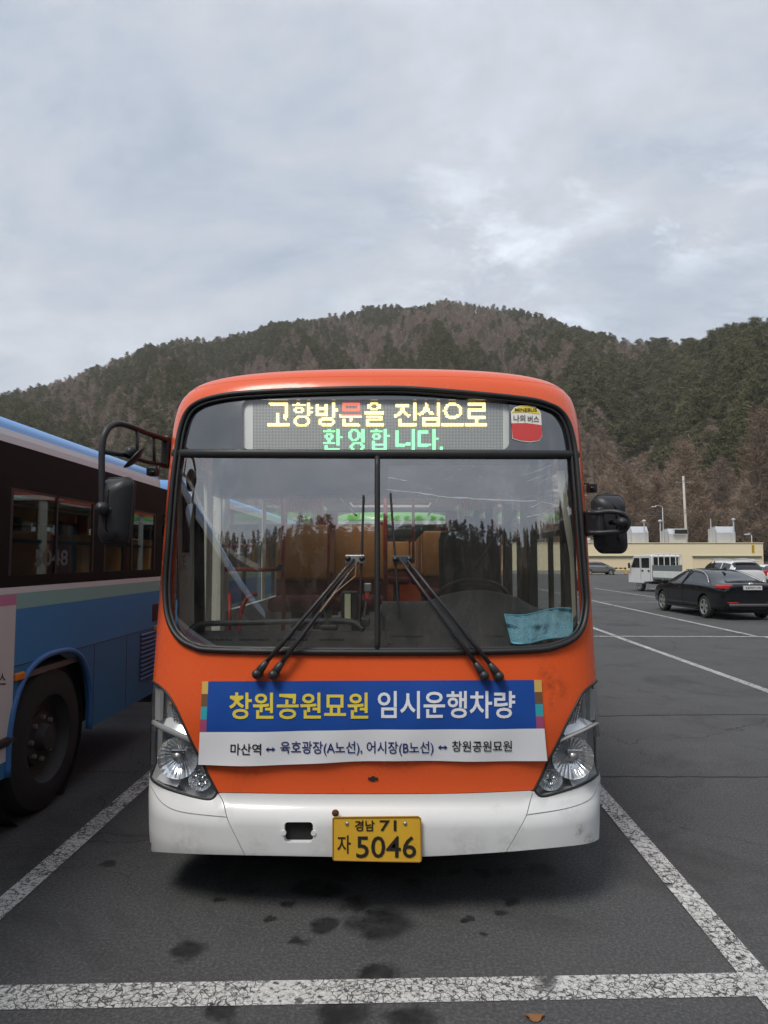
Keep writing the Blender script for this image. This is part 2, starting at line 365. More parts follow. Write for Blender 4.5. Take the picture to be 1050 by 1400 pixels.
SEAMM = mat('tar_seam', (.020, .020, .021), .8)
def seam(pts, wd, label):
    P = catmull(pts, 14); P = P + np.stack([np.sin(np.arange(len(P)) * 1.7) * .004, np.sin(np.arange(len(P)) * 2.3 + 1) * .006], -1)
    V = [(x, y - wd / 2 * (1 + .6 * math.sin(i * 1.3)), .003) for i, (x, y) in enumerate(P)] + [(x, y + wd / 2, .003) for x, y in P]; n = len(P)
    tag(obj('asphalt_seam', (V, [(i, i + 1, n + i + 1, n + i) for i in range(n - 1)]), SEAMM), label, 'seam', kind='structure')
_s0 = onground(830, 1061)[1]
seam([(1.6, _s0 - .02), (3, _s0), (5, _s0 + .03), (8, _s0 + .01), (12, _s0 + .05)], .014, 'thin dark construction joint across the empty bay')
seam([(-6, _s0 - .03), (-4, _s0), (-2.1, _s0 + .01)], .012, 'thin dark construction joint beside the blue bus')
seam([(2.2, onground(0, 975)[1]), (4, onground(0, 972)[1]), (6.5, onground(0, 974)[1])], .02, 'faint joint further along the empty bay')
# ------------------------------------------------------------------ hills
def _n2(x, y, s):
    return (math.sin(x * 0.031 * s + 1.3) * math.sin(y * 0.027 * s + 0.4) + 0.6 * math.sin(x * 0.071 * s + y * 0.043 * s + 2.1) + 0.4 * math.sin(x * 0.13 * s - y * 0.11 * s))
RIDGE = [(-700, 600), (-300, 575), (0, 556), (75, 534), (150, 506), (200, 487), (260, 476), (330, 468), (370, 454), (430, 447), (520, 428), (560, 432), (610, 420), (680, 431), (730, 442), (780, 462), (850, 480), (900, 486), (950, 487), (1000, 486), (1050, 480), (1300, 475), (1700, 520)]
_az, _te = [], []
for (x, y) in RIDGE:
    d = _f + (x - 525) / FPX * _r + (700 - y) / FPX * _u
    _az.append(math.atan2(d[0], d[1])); _te.append(d[2] / math.hypot(d[0], d[1]))
_back = [(R(100), 0.30), (R(130), 0.30), (R(150), 0.33), (R(165), 0.36), (R(180), 0.40), (R(192), 0.38), (R(205), 0.32), (R(225), 0.29), (R(260), 0.24), (R(285), 0.20)]
AZ = np.array(_az + [a for a, _ in _back] + [_az[0] + 2 * math.pi]); TE = np.array(_te + [e for _, e in _back] + [_te[0]])
RR_A = np.array([-180, -110, -60, -33, -12, 4, 14, 20, 29, 45, 75, 100, 180]) ; RR_D = np.array([150, 170, 330, 430, 470, 480, 400, 330, 215, 200, 170, 150, 150])
def base_dist(a):   # foot of the hill
    return np.interp(np.degrees(a), [-180, -100, -60, 0, 14, 29, 45, 90, 180], [75, 80, 110, 118, 108, 104, 95, 75, 75])
def ridge(a):
    aa = np.where(a < AZ[0], a + 2 * math.pi, a)
    return np.interp(aa, AZ, TE), np.interp(np.degrees(a), RR_A, RR_D)
def hill_h(x, y):
    a = np.arctan2(x, y); r = np.hypot(x, y); te, rr = ridge(a); r0 = base_dist(a)
    H = te * rr + 1.75
    t = (r - r0) / (rr - r0); tc_ = np.clip(t, 0, 1)
    prof = H * (0.35 * tc_ + 0.65 * tc_ ** 1.12) * (1 + 0.0 * tc_)
    gul = 0.055 * H * np.sin(np.degrees(a) * 0.55 + 0.6 * np.sin(r * 0.02)) * np.sin(math.pi * tc_) + 0.03 * H * np.sin(np.degrees(a) * 1.7 + r * 0.03) * np.sin(math.pi * tc_)
    back = np.where(t > 1, np.exp(-((t - 1) * 2.2) ** 2), 1.0)
    h = (prof + gul) * back
    return np.where(t <= 0, -0.6, h)
na, nr = 300, 54
Vh, Fh = [], []
for i in range(na):
    a = -math.pi + 2 * math.pi * i / na
    for j in range(nr):
        t = j / (nr - 1); r0 = float(base_dist(np.array(a))); _, rr = ridge(np.array(a)); r = r0 - 1 + (float(rr) * 1.45 - r0) * t ** 1.15
        Vh.append((r * math.sin(a), r * math.cos(a), float(hill_h(np.array(r * math.sin(a)), np.array(r * math.cos(a))))))
for i in range(na):
    for j in range(nr - 1):
        k = ((i + 1) % na) * nr; Fh.append((i * nr + j, i * nr + j + 1, k + j + 1, k + j))
HILL = mat('leaf_litter', (0.105, 0.085, 0.066), 0.95, var=0.5, vscale=0.12, spec=0.1, dirt=((0.06, 0.06, 0.04), 0.52, 0.05))
tag(obj('hill', (Vh, Fh), HILL, smooth=True), 'wooded hill rising behind the parking lot', 'hill', kind='structure')

# prototypes of the wood on the hill (instanced by geometry nodes)
def leafmat(name, c1, c2, c3):
    m = bpy.data.materials.new(name); m.use_nodes = True; t = m.node_tree; b = t.nodes['Principled BSDF']; b.inputs['Roughness'].default_value = 0.9; b.inputs['Specular IOR Level'].default_value = 0.1
    oi = t.nodes.new('ShaderNodeObjectInfo'); cr = t.nodes.new('ShaderNodeValToRGB'); t.links.new(oi.outputs['Random'], cr.inputs[0])
    cr.color_ramp.elements[0].color = (*c1, 1); cr.color_ramp.elements[1].color = (*c3, 1); e = cr.color_ramp.elements.new(0.5); e.color = (*c2, 1)
    ge = t.nodes.new('ShaderNodeNewGeometry'); mx = t.nodes.new('ShaderNodeMix'); mx.data_type = 'RGBA'; mx.blend_type = 'MULTIPLY'
    mr = t.nodes.new('ShaderNodeMapRange'); t.links.new(ge.outputs['Random Per Island'], mr.inputs[0]); mr.inputs[3].default_value = 0.6; mr.inputs[4].default_value = 1.35
    cb = t.nodes.new('ShaderNodeCombineColor')
    for k in range(3): t.links.new(mr.outputs[0], cb.inputs[k])
    mx.inputs[0].default_value = 1; t.links.new(cr.outputs[0], mx.inputs[6]); t.links.new(cb.outputs[0], mx.inputs[7]); t.links.new(mx.outputs[2], b.inputs['Base Color'])
    return m
PINE = leafmat('pine_needles', (0.105, 0.108, 0.056), (0.130, 0.130, 0.070), (0.165, 0.162, 0.092))
TWIG = leafmat('bare_twigs', (0.24, 0.18, 0.145), (0.29, 0.225, 0.185), (0.35, 0.28, 0.235))
RUST = leafmat('russet_twigs', (0.22, 0.16, 0.12), (0.27, 0.20, 0.15), (0.32, 0.25, 0.19))
BARK = mat('bark', (0.085, 0.068, 0.055), 0.9, var=0.35, vscale=3, spec=0.2)
def blade(V, Fc, p, d, w_, L_):
    d = Vector(d).normalized(); s = d.cross(Vector((random.uniform(-1, 1), random.uniform(-1, 1), random.uniform(-1, 1)))).normalized() * w_ / 2
    k = len(V); p = Vector(p); q = p + d * L_
    V += [tuple(p - s), tuple(p + s), tuple(q + s * 0.3), tuple(q - s * 0.3)]; Fc.append((k, k + 1, k + 2, k + 3))
def tuft(V, Fc, c, r, n, asp=0.6):
    for _ in range(n):
        d = Vector((random.gauss(0, 1), random.gauss(0, 1), random.gauss(0.25, 0.7))).normalized()
        p = Vector(c) + Vector((d.x * r * random.random(), d.y * r * random.random(), d.z * r * asp * random.random()))
        blade(V, Fc, p, d, r * random.uniform(0.09, 0.18), r * random.uniform(0.45, 0.85))
def pine_parts(h, seed, n=14, tn=120):
    random.seed(seed); V, Fc = [], []
    bend = (random.uniform(-.6, .6), random.uniform(-.6, .6))
    trunk = [(bend[0] * (k / 6) ** 2, bend[1] * (k / 6) ** 2, h * 0.96 * k / 6) for k in range(7)]
    tv = tube(trunk, [0.17 * (1 - 0.8 * k / 6) * h / 9 for k in range(7)], 5)
    br = []
    for i in range(n):
        t = 0.36 + 0.62 * i / (n - 1); an = i * 2.4 + random.uniform(-.5, .5); ln = h * (0.26 * (1 - t) + 0.07) * random.uniform(0.7, 1.3)
        b0 = Vector((bend[0] * t * t, bend[1] * t * t, h * t * 0.96)); e = b0 + Vector((math.cos(an) * ln, math.sin(an) * ln, ln * 0.15))
        br.append(tube([b0, e], [0.05, 0.015], 3, cap=False))
        for q in (0.5, 0.8, 1.05):
            c = b0.lerp(e, q) + Vector((random.uniform(-.2, .2), random.uniform(-.2, .2), random.uniform(0, .25)))
            tuft(V, Fc, c, h * random.uniform(0.06, 0.10), tn // 3 + 3, 0.5)
    tuft(V, Fc, (bend[0], bend[1], h * 0.98), h * 0.07, 10, 0.9)
    return join(tv, *br), (V, Fc)
def bare_parts(h, seed, spread=0.32, narrow=False, twig=420, tw=0.035):
    random.seed(seed); V, Fc = [], []
    trunk = [(random.uniform(-.12, .12) * k, random.uniform(-.12, .12) * k, h * (0.97 if narrow else 0.8) * k / 6) for k in range(7)]
    parts = [tube(trunk, [(0.15 * (1 - 0.88 * k / 6)) * h / 9 for k in range(7)], 5)]
    nb = 26 if narrow else 13
    for i in range(nb):
        t = (0.18 if narrow else 0.3) + (0.8 if narrow else 0.68) * i / (nb - 1); k = min(int(t * 6), 5); q = t * 6 - k
        b0 = Vector(trunk[k]).lerp(Vector(trunk[min(k + 1, 6)]), q); an = i * 2.4 + random.uniform(-.6, .6)
        ln = h * spread * ((1.05 - t) * 0.75 + 0.1) * random.uniform(0.75, 1.25); up = 0.35 if narrow else random.uniform(0.5, 1.1)
        pts = [b0, b0 + Vector((math.cos(an) * ln * 0.5, math.sin(an) * ln * 0.5, ln * up * 0.4)), b0 + Vector((math.cos(an + .2) * ln, math.sin(an + .2) * ln, ln * up))]
        parts.append(tube(pts, [0.035 * h / 9, 0.022 * h / 9, 0.008], 3, cap=False))
        for _ in range(twig // nb):
            s = random.random(); p = pts[0].lerp(pts[1], s * 2) if s < .5 else pts[1].lerp(pts[2], s * 2 - 1)
            d = Vector((math.cos(an) * 0.6 + random.gauss(0, .7), math.sin(an) * 0.6 + random.gauss(0, .7), 0.5 + random.gauss(0, .5)))
            p2 = p + Vector((random.gauss(0, 1), random.gauss(0, 1), random.gauss(.3, 1))) * h * 0.028
            blade(V, Fc, p2, d, tw * h / 9 * random.uniform(0.6, 1.3), h * random.uniform(0.022, 0.055) * (1 if h > 10 else 1.7))
    return join(*parts), (V, Fc)
def proto(name, parts, leaf):
    a, b2 = parts; V, Fc = join(a, b2); me = bpy.data.meshes.new(name); me.from_pydata(V, [], Fc); me.materials.append(BARK); me.materials.append(leaf)
    mi = [0] * len(a[1]) + [1] * len(b2[1]); me.polygons.foreach_set('material_index', mi); me.update()
    return bpy.data.objects.new(name, me)
def protos(cname, lst):
    c = bpy.data.collections.new(cname)
    for o in lst: c.objects.link(o)
    return c
CP = protos('pine_shapes', [proto('pine_shape', pine_parts(9.0, 20 + s), PINE) for s in range(5)])
CB = protos('bare_shapes', [proto('bare_shape', bare_parts(8.5, 40 + s, tw=0.06, twig=900), TWIG) for s in range(4)] + [proto('bare_shape', bare_parts(8.5, 60 + s, tw=0.06, twig=900), RUST) for s in range(2)])
def scatter(name, coll, pts, rots, scls, ids, label, cat):
    me = bpy.data.meshes.new(name); me.from_pydata(pts, [], [])
    for an, ty, dat in (('rz', 'FLOAT', rots), ('sc', 'FLOAT', scls), ('pick', 'INT', ids)):
        at_ = me.attributes.new(an, ty, 'POINT'); at_.data.foreach_set('value', dat)
    o = bpy.data.objects.new(name, me); COL.objects.link(o)
    ng = bpy.data.node_groups.new(name, 'GeometryNodeTree'); ng.interface.new_socket('Geometry', in_out='INPUT', socket_type='NodeSocketGeometry'); ng.interface.new_socket('Geometry', in_out='OUTPUT', socket_type='NodeSocketGeometry')
    def g_(t): return ng.nodes.new(t)
    gi, go = g_('NodeGroupInput'), g_('NodeGroupOutput'); m2p = g_('GeometryNodeMeshToPoints'); ip = g_('GeometryNodeInstanceOnPoints'); ci = g_('GeometryNodeCollectionInfo')
    ci.inputs['Collection'].default_value = coll; ci.inputs['Separate Children'].default_value = True; ci.inputs['Reset Children'].default_value = True
    def attr(nm, ty):
        n = g_('GeometryNodeInputNamedAttribute'); n.data_type = ty; n.inputs['Name'].default_value = nm; return n.outputs['Attribute']
    L = ng.links.new; L(gi.outputs[0], m2p.inputs['Mesh']); L(m2p.outputs[0], ip.inputs['Points']); L(ci.outputs[0], ip.inputs['Instance']); ip.inputs['Pick Instance'].default_value = True
    L(attr('pick', 'INT'), ip.inputs['Instance Index'])
    cx = g_('ShaderNodeCombineXYZ'); L(attr('rz', 'FLOAT'), cx.inputs[2]); L(cx.outputs[0], ip.inputs['Rotation'])
    cs = g_('ShaderNodeCombineXYZ'); s_ = attr('sc', 'FLOAT')
    for k in range(3): L(s_, cs.inputs[k])
    L(cs.outputs[0], ip.inputs['Scale']); L(ip.outputs[0], go.inputs[0])
    md = o.modifiers.new('scatter', 'NODES'); md.node_group = ng
    return tag(o, label, cat, kind='stuff')
pp, pb = [], []
rg = np.random.default_rng(3)
for i in range(34000):
    front = i < 29500
    if front:
        a = rg.uniform(R(-36), R(44)); r0 = float(base_dist(np.array(a))); te, rr = ridge(np.array(a)); rr = float(rr); r = math.sqrt(rg.uniform((r0 + 2) ** 2, (rr * 1.06) ** 2))
    else:
        a = rg.uniform(R(44), R(324)); a = a if a < math.pi else a - 2 * math.pi; r0 = float(base_dist(np.array(a))); te, rr = ridge(np.array(a)); rr = float(rr); r = rg.uniform(r0 + 2, rr * 1.05)
    x, y = r * math.sin(a), r * math.cos(a); z = float(hill_h(np.array(x), np.array(y)))
    t = (r - r0) / (rr - r0)
    v = _n2(x, y, 1.0) * 0.42 + _n2(x + 80, y - 40, 2.3) * 0.28 + rg.normal(0, 0.42)
    azd = math.degrees(a)
    v += -0.12 + 0.35 * max(0, min(1, (azd - 12) / 10)) * (1 if t > 0.3 else 0) - 0.95 * max(0, 0.30 - t) / 0.30 * (1 if azd > 6 else 0.35) - 0.5 * math.exp(-((azd - 6) / 6) ** 2) * (t > 0.55) + 0.3 * (azd < -16) * (t < .7)
    if not front: v += 0.6
    s = rg.uniform(0.42, 1.05) * (0.92 if v > 0 else 0.9)
    if front and v > 0 and r < 270 and azd > 10: s *= rg.choice([.9, 1.1, 1.35])
    (pp if v > 0 else pb).append(((x, y, z - 0.3), rg.uniform(0, 6.28), s, int(rg.integers(0, 5 if v > 0 else 4)) if not (v <= 0 and (t < 0.2 or rg.random() < .12)) else 4 + int(rg.integers(0, 2))))
for nm, cc, pts, lab, ct in (('pine_forest', CP, pp, 'dark green pine forest covering the hillside', 'forest'), ('bare_forest', CB, pb, 'leafless brown woodland covering the hillside', 'woodland')):
    scatter(nm, cc, [p[0] for p in pts], [p[1] for p in pts], [p[2] for p in pts], [p[3] for p in pts], lab, ct)
# ------------------------------------------------------------------ the orange bus: front surface S(u, v)
CX, DEP, NEX = -0.143, 0.5, 3.5
_t = 1 - (1 - np.linspace(0, 1, 3001)) ** 3
_X, _Y = _t, 1 - (1 - _t ** NEX) ** (1 / NEX)
_s = np.concatenate([[0], np.cumsum(np.hypot(np.diff(_X) * 1.212, np.diff(_Y) * DEP))]); ULEN = _s[-1]; _s = _s / ULEN
def pch(xs, ys):
    xs, ys = np.array(xs), np.array(ys); h = np.diff(xs); dl = np.diff(ys) / h; m = np.zeros(len(xs)); m[0], m[-1] = dl[0], dl[-1]
    for i in range(1, len(xs) - 1):
        m[i] = 0 if dl[i - 1] * dl[i] <= 0 else (h[i - 1] + h[i]) * 3 / ((2 * h[i] + h[i - 1]) / dl[i - 1] + (h[i] + 2 * h[i - 1]) / dl[i])
    def f(x):
        x = np.clip(np.asarray(x, float), xs[0], xs[-1]); i = np.clip(np.searchsorted(xs, x) - 1, 0, len(xs) - 2); t = (x - xs[i]) / h[i]
        return (1 + 2 * t) * (1 - t) ** 2 * ys[i] + t * (1 - t) ** 2 * h[i] * m[i] + t * t * (3 - 2 * t) * ys[i + 1] + t * t * (t - 1) * h[i] * m[i + 1]
    return f
YF = pch([.20, .27, .33, .45, .50, .575, .63, .95, 1.28, 1.8, 2.28, 2.66, 2.73, 2.79, 2.835, 2.862, 2.87], [3.43, 3.405, 3.39, 3.385, 3.40, 3.445, 3.447, 3.42, 3.455, 3.53, 3.615, 3.705, 3.73, 3.772, 3.84, 3.945, 4.07])
WF = pch([.20, .45, .60, 1.0, 1.6, 2.3, 2.5, 2.6, 2.68, 2.74, 2.79, 2.835, 2.862, 2.87], [1.195, 1.20, 1.225, 1.214, 1.211, 1.213, 1.213, 1.206, 1.193, 1.172, 1.14, 1.09, 1.02, .95])
VTOP = 2.87
def S(u, v, off=0.0):
    u = np.asarray(u, float); v = np.asarray(v, float)
    def raw(u, v):
        a = np.clip(np.abs(u), 0, 1); x = np.interp(a, _s, _X) * np.sign(u); y = np.interp(a, _s, _Y); wv = WF(v)
        cam_ = 0.033 * np.clip((v - 2.2) / 0.6, 0, 1) ** 2
        return np.stack([CX + wv * x, YF(v) + DEP * y, v - cam_ * x ** 2 + 0 * x], -1)
    p = raw(u, v)
    if np.any(np.asarray(off) != 0):
        p = p + normal(u, v) * (np.asarray(off)[..., None] if np.ndim(off) else off)
    return p
def normal(u, v):
    u = np.asarray(u, float); v = np.asarray(v, float); e = 2e-3; un, vn = np.clip(u, -0.985, 0.985), np.clip(v, .22, VTOP - .004)
    du = S(un + e, vn) - S(un - e, vn); dv = S(un, vn + e) - S(un, vn - e); n = np.cross(du, dv)
    return n / np.linalg.norm(n, axis=-1, keepdims=True)
_vg = np.linspace(.21, VTOP - .002, 240); _ug = np.linspace(.55, .999, 300)
_UL = np.array([-_ug[np.argmin(project(S(-_ug, np.full(300, q)))[:, 0])] for q in _vg]); _UR = np.array([_ug[np.argmax(project(S(_ug, np.full(300, q)))[:, 0])] for q in _vg])
def inv(px, py):
    """surface parameters under photo pixels"""
    px = np.asarray(px, float); py = np.asarray(py, float); u = np.clip((px - 512) / 330, -.85, .85); v = np.clip(1.75 + (764 - py) / 265, .25, 2.84)
    for _ in range(26):
        q = project(S(u, v)); e = 1e-3
        if _ > 3 and np.max(np.abs(np.stack([px, py], -1) - q)) < .03: break
        ju = (project(S(u + e, v)) - q) / e; jv = (project(S(u, v + e)) - q) / e; r0, r1 = px - q[..., 0], py - q[..., 1]
        det = ju[..., 0] * jv[..., 1] - jv[..., 0] * ju[..., 1]; det = np.where(np.abs(det) < 1e-3, 1e3, det)
        d0 = (r0 * jv[..., 1] - jv[..., 0] * r1) / det; d1 = (ju[..., 0] * r1 - ju[..., 1] * r0) / det
        v = np.clip(v + np.clip(d1, -.06, .06), .21, VTOP - .002)
        u = np.clip(u + np.clip(d0, -.04, .04), np.interp(v, _vg, _UL) + .004, np.interp(v, _vg, _UR) - .004)
    return u, v
def SP(px, py, off=0.0):
    u, v = inv(px, py); return S(u, v, off)
def inpoly(P, poly):
    x, y = P[:, 0], P[:, 1]; c = np.zeros(len(P), bool); n = len(poly)
    for i in range(n):
        x0, y0 = poly[i]; x1, y1 = poly[(i + 1) % n]
        if y0 == y1: continue
        k = ((y0 > y) != (y1 > y)) & (x < (x1 - x0) * (y - y0) / (y1 - y0) + x0); c ^= k
    return c
def panel(name, poly, m, parent, holes=(), off=0.0, thick=0.02, step=0.05, fn=None):
    """curved sheet cut along outlines given in (u*ULEN, v), with thickness"""
    loops = [np.array(poly, float)] + [np.array(h_, float) for h_ in holes]
    verts, edges = [], []
    for lp in loops:
        k = len(verts); verts += [tuple(p) for p in lp]; n = len(lp); edges += [(k + i, k + (i + 1) % n) for i in range(n)]
    lo, hi = loops[0].min(0), loops[0].max(0)
    gx, gy = np.meshgrid(np.arange(lo[0] + step / 2, hi[0], step), np.arange(lo[1] + step / 2, hi[1], step)); G = np.stack([gx.ravel(), gy.ravel()], -1)
    ok = inpoly(G, loops[0])
    for h_ in loops[1:]: ok &= ~inpoly(G, h_)
    G = G[ok]
    B = np.concatenate([np.concatenate([lp, (lp + np.roll(lp, -1, 0)) / 2]) for lp in loops])
    if len(G): G = G[np.array([np.min(np.hypot(*(B - q).T)) > step * 0.35 for q in G])]
    verts += [tuple(q) for q in G]
    r = delaunay_2d_cdt([Vector(v) for v in verts], edges, [], 0, 1e-7)
    P = np.array([v[:] for v in r[0]]); T = np.array([tuple(f_) for f_ in r[2]]); cen = P[T].mean(1)
    ok = inpoly(cen, loops[0])
    for h_ in loops[1:]: ok &= ~inpoly(cen, h_)
    T = T[ok]
    u, v = P[:, 0] / ULEN, P[:, 1]
    if fn is None: A = S(u, v, off); nr_ = normal(u, v)
    else: A, nr_ = fn(u, v)
    V = [tuple(p) for p in A]; Fc = [tuple(t_) for t_ in T]; nsheet = len(Fc)
    if thick > 0:
        cnt = {}
        for t_ in T:
            for a, b2 in ((t_[0], t_[1]), (t_[1], t_[2]), (t_[2], t_[0])): cnt.setdefault((min(a, b2), max(a, b2)), []).append((a, b2))
        Bk = A - nr_ * thick
        for e, l in cnt.items():
            if len(l) == 1:
                a, b2 = l[0]; k = len(V); V += [tuple(A[a]), tuple(A[b2]), tuple(Bk[b2]), tuple(Bk[a])]; Fc.append((k + 1, k, k + 3, k + 2))
    o = obj(name, (V, Fc), m, parent); me = o.data
    # orient sheet outwards
    ln = []
    for i, pgn in enumerate(me.polygons):
        if i < nsheet: ln += [tuple(nr_[j]) for j in pgn.vertices]
        else: ln += [tuple(pgn.normal)] * len(pgn.vertices)
    me.polygons.foreach_set('use_smooth', [True] * len(me.polygons)); me.normals_split_custom_set(ln)
    return o
def uvp(pts):
    P = np.array(pts, float); u, v = inv(P[:, 0], P[:, 1]); return np.stack([u * ULEN, v], -1)
def clip(poly, ax, val, keep_less):
    o = []; n = len(poly)
    for i in range(n):
        a, b2 = poly[i], poly[(i + 1) % n]; ia = (a[ax] <= val) == keep_less; ib = (b2[ax] <= val) == keep_less
        if ia: o.append(tuple(a))
        if ia != ib:
            t = (val - a[ax]) / (b2[ax] - a[ax]); o.append(tuple(np.array(a) + t * (np.array(b2) - np.array(a))))
    return o
def dens(poly, d=12):
    o = []
    for i in range(len(poly)):
        a, b2 = np.array(poly[i], float), np.array(poly[(i + 1) % len(poly)], float); k = max(1, int(np.hypot(*(b2 - a)) / d))
        o += [tuple(a + (b2 - a) * j / k) for j in range(k)]
    return o
def inset(poly, d):
    P = np.array(poly, float); n = len(P); o = []; c = P.mean(0)
    for i in range(n):
        t = P[(i + 1) % n] - P[i - 1]; t /= np.hypot(*t); nn_ = np.array([-t[1], t[0]])
        if nn_ @ (c - P[i]) < 0: nn_ = -nn_
        o.append(P[i] + nn_ * d)
    return o

ORANGE = mat('orange_paint', (0.78, 0.110, 0.026), 0.28, var=0.04, vscale=2.5, coat=0.25, dirt=((0.62, 0.09, 0.025), 0.64, 3.5))
WHITE = mat('white_bumper_paint', (0.72, 0.73, 0.73), 0.35, var=0.04, vscale=3, coat=0.3, dirt=((0.62, 0.61, 0.59), 0.62, 5.0))
RUBBER = mat('black_rubber', (0.022, 0.022, 0.023), 0.48, var=0.3, vscale=12)
BLACKP = mat('black_plastic', (0.025, 0.025, 0.028), 0.42, var=0.25, vscale=20, bump=0.05, bscale=300)
DARKG = mat('dark_grey_plastic', (0.055, 0.058, 0.062), 0.55, var=0.2, vscale=10)
CHROME = mat('chrome', (0.82, 0.83, 0.84), 0.08, metal=1.0)
STEELD = mat('dull_steel', (0.42, 0.42, 0.42), 0.4, metal=0.8)
CREAM = mat('cream_trim', (0.62, 0.60, 0.52), 0.5, var=0.06, vscale=5)
REDP = mat('red_pole_paint', (0.42, 0.035, 0.025), 0.35, var=0.1, vscale=9)
SEATO = mat('orange_brown_seat_vinyl', (0.55, 0.24, 0.06), 0.5, var=0.15, vscale=5, bump=0.1, bscale=40)
SEATM = mat('maroon_seat_fabric', (0.16, 0.03, 0.035), 0.8, var=0.2, vscale=8)
SEATB = mat('black_seat_fabric', (0.03, 0.03, 0.034), 0.85, var=0.2, vscale=8)
WSGL = glass('windscreen_glass', (0.95, 0.97, 0.96), 0.23, 1.5, dust=0.05, dscale=2.2)
SIDEGL = glass('bus_side_glass', (0.96, 0.98, 0.97), 0.0, 1.5, dust=0.03, graze=.3)
LENS = glass('clear_lamp_lens', (0.93, 0.94, 0.95), 0.02, 1.45)

def smudge(m, pts, colr, sc=9.0):
    t = m.node_tree; b = t.nodes['Principled BSDF']; L = t.links.new; src = b.inputs['Base Color'].links[0].from_socket; tcn = t.nodes.new('ShaderNodeTexCoord')
    n = t.nodes.new('ShaderNodeTexNoise'); n.inputs['Scale'].default_value = sc; n.inputs['Detail'].default_value = 8; n.inputs['Roughness'].default_value = .75; L(tcn.outputs['Object'], n.inputs['Vector'])
    wv = t.nodes.new('ShaderNodeVectorMath'); wv.operation = 'MULTIPLY_ADD'; L(n.outputs['Color'], wv.inputs[0]); wv.inputs[1].default_value = (.10, .02, .10); L(tcn.outputs['Object'], wv.inputs[2])
    for (c, rad, amt) in pts:
        d = t.nodes.new('ShaderNodeVectorMath'); d.operation = 'DISTANCE'; L(wv.outputs[0], d.inputs[0]); d.inputs[1].default_value = (c[0] + .05, c[1] + .01, c[2] + .05)
        r = t.nodes.new('ShaderNodeMapRange'); L(d.outputs['Value'], r.inputs[0]); r.inputs[1].default_value = rad * .3; r.inputs[2].default_value = rad; r.inputs[3].default_value = amt; r.inputs[4].default_value = 0
        q = t.nodes.new('ShaderNodeMath'); q.operation = 'MULTIPLY'; L(r.outputs[0], q.inputs[0]); r2 = t.nodes.new('ShaderNodeMapRange'); L(n.outputs[0], r2.inputs[0]); r2.inputs[1].default_value = .4; r2.inputs[2].default_value = .62; L(r2.outputs[0], q.inputs[1])
        x = t.nodes.new('ShaderNodeMix'); x.data_type = 'RGBA'; L(q.outputs[0], x.inputs[0]); L(src, x.inputs[6]); x.inputs[7].default_value = (*colr, 1); src = x.outputs[2]
    L(src, b.inputs['Base Color'])
smudge(ORANGE, [(SP(752, 926), .085, .45), (SP(766, 942), .07, .45), (SP(758, 960), .05, .3), (SP(330, 1070), .12, .12)], (.10, .03, .015), 26)
smudge(WHITE, [(SP(793, 1134), .04, .8), (SP(806, 1150), .05, .95), (SP(700, 1150), .10, .2), (SP(260, 1155), .14, .25), (SP(350, 1162), .12, .2), (SP(640, 1160), .14, .25), (SP(440, 1160), .07, .25), (SP(780, 1108), .08, .2), (SP(310, 1112), .05, .25)], (.20, .18, .16), 22)
bus = thing('orange_bus', 'orange city bus with white bumper and a lit Korean destination sign', 'bus', (CX, 8.0, 0))
PB = Matrix.Translation((-CX, -8.0, 0))
def part(o):                       # geometry is written in world coordinates; keep it there under the bus
    o.matrix_parent_inverse = PB; return o
def bp_(name, vf, m, smooth=False, parent=None):
    o = obj(name, vf, m, parent or bus, smooth)
    if parent is None: part(o)
    return o
def pan(name, poly, m, **k):
    par = k.pop('parent', None); o = panel(name, poly, m, par or bus, **k)
    if par is None: part(o)
    return o
OPEN = [(530, 527), (413, 529.5), (330, 534), (290, 540), (266, 549), (252, 563), (243, 587), (237, 623), (232, 667), (227, 733), (223.5, 780), (222.5, 813), (225, 840), (233, 863), (246, 879), (263, 888), (290, 893.5),
        (410, 896), (530, 896.5), (650, 896), (735, 893), (765, 887), (787, 876), (800, 858), (805.5, 827), (803.5, 791), (800, 740), (795.5, 683), (790.5, 625), (786, 596), (779, 574), (768, 559), (752, 550), (717, 541.5), (609, 531)]
OPEN = [tuple(p) for p in catmull(OPEN, 4, True)]
HL_L = [(209, 932), (219.5, 939), (230, 949.5), (240.5, 967.5), (251, 990), (261.5, 1012.5), (275, 1039.5), (287, 1063.5), (297, 1083)]
HB_L = [(297, 1083), (293, 1090), (284, 1093), (260, 1088), (230, 1078.5), (212, 1069), (206.5, 1062)]
HL_R = [(815, 931.5), (804, 940), (795, 949.5), (786, 966), (775.5, 987), (765, 1009.5), (751.5, 1036.5), (739.5, 1062), (730.5, 1080)]
HB_R = [(730.5, 1080), (735, 1086), (742.5, 1088.5), (759, 1084.5), (787.5, 1075.5), (807, 1066.5), (817, 1058)]
def dn(pts, n=3): return [tuple(p) for p in catmull(pts, n)]
hl_l, hb_l, hl_r, hb_r = (uvp(dn(p)) for p in (HL_L, HB_L, HL_R, HB_R))
mid_b = uvp(dn([(297, 1083), (400, 1084.5), (515, 1085), (630, 1084), (730.5, 1080)], 10))
E1 = ULEN * 0.999
def edge(v0, v1, s, n=14): return [(s * E1, v0 + (v1 - v0) * k / n) for k in range(n + 1)]
# painted front shell, cut round the windscreen and the headlamps
vl, vr = float(hl_l[0][1]), float(hl_r[0][1])
outer = list(map(tuple, hl_l)) + list(map(tuple, mid_b))[1:-1] + list(map(tuple, hl_r[::-1])) + edge(vr, 2.775, 1)
outer += [(E1 * (1 - k / 30), 2.775) for k in range(1, 60)] + edge(2.775, vl, -1)
opening = uvp(dens(OPEN, 8))
VS = 2.775
pan('front_shell', outer, ORANGE, holes=[opening], thick=0.03, step=0.045)
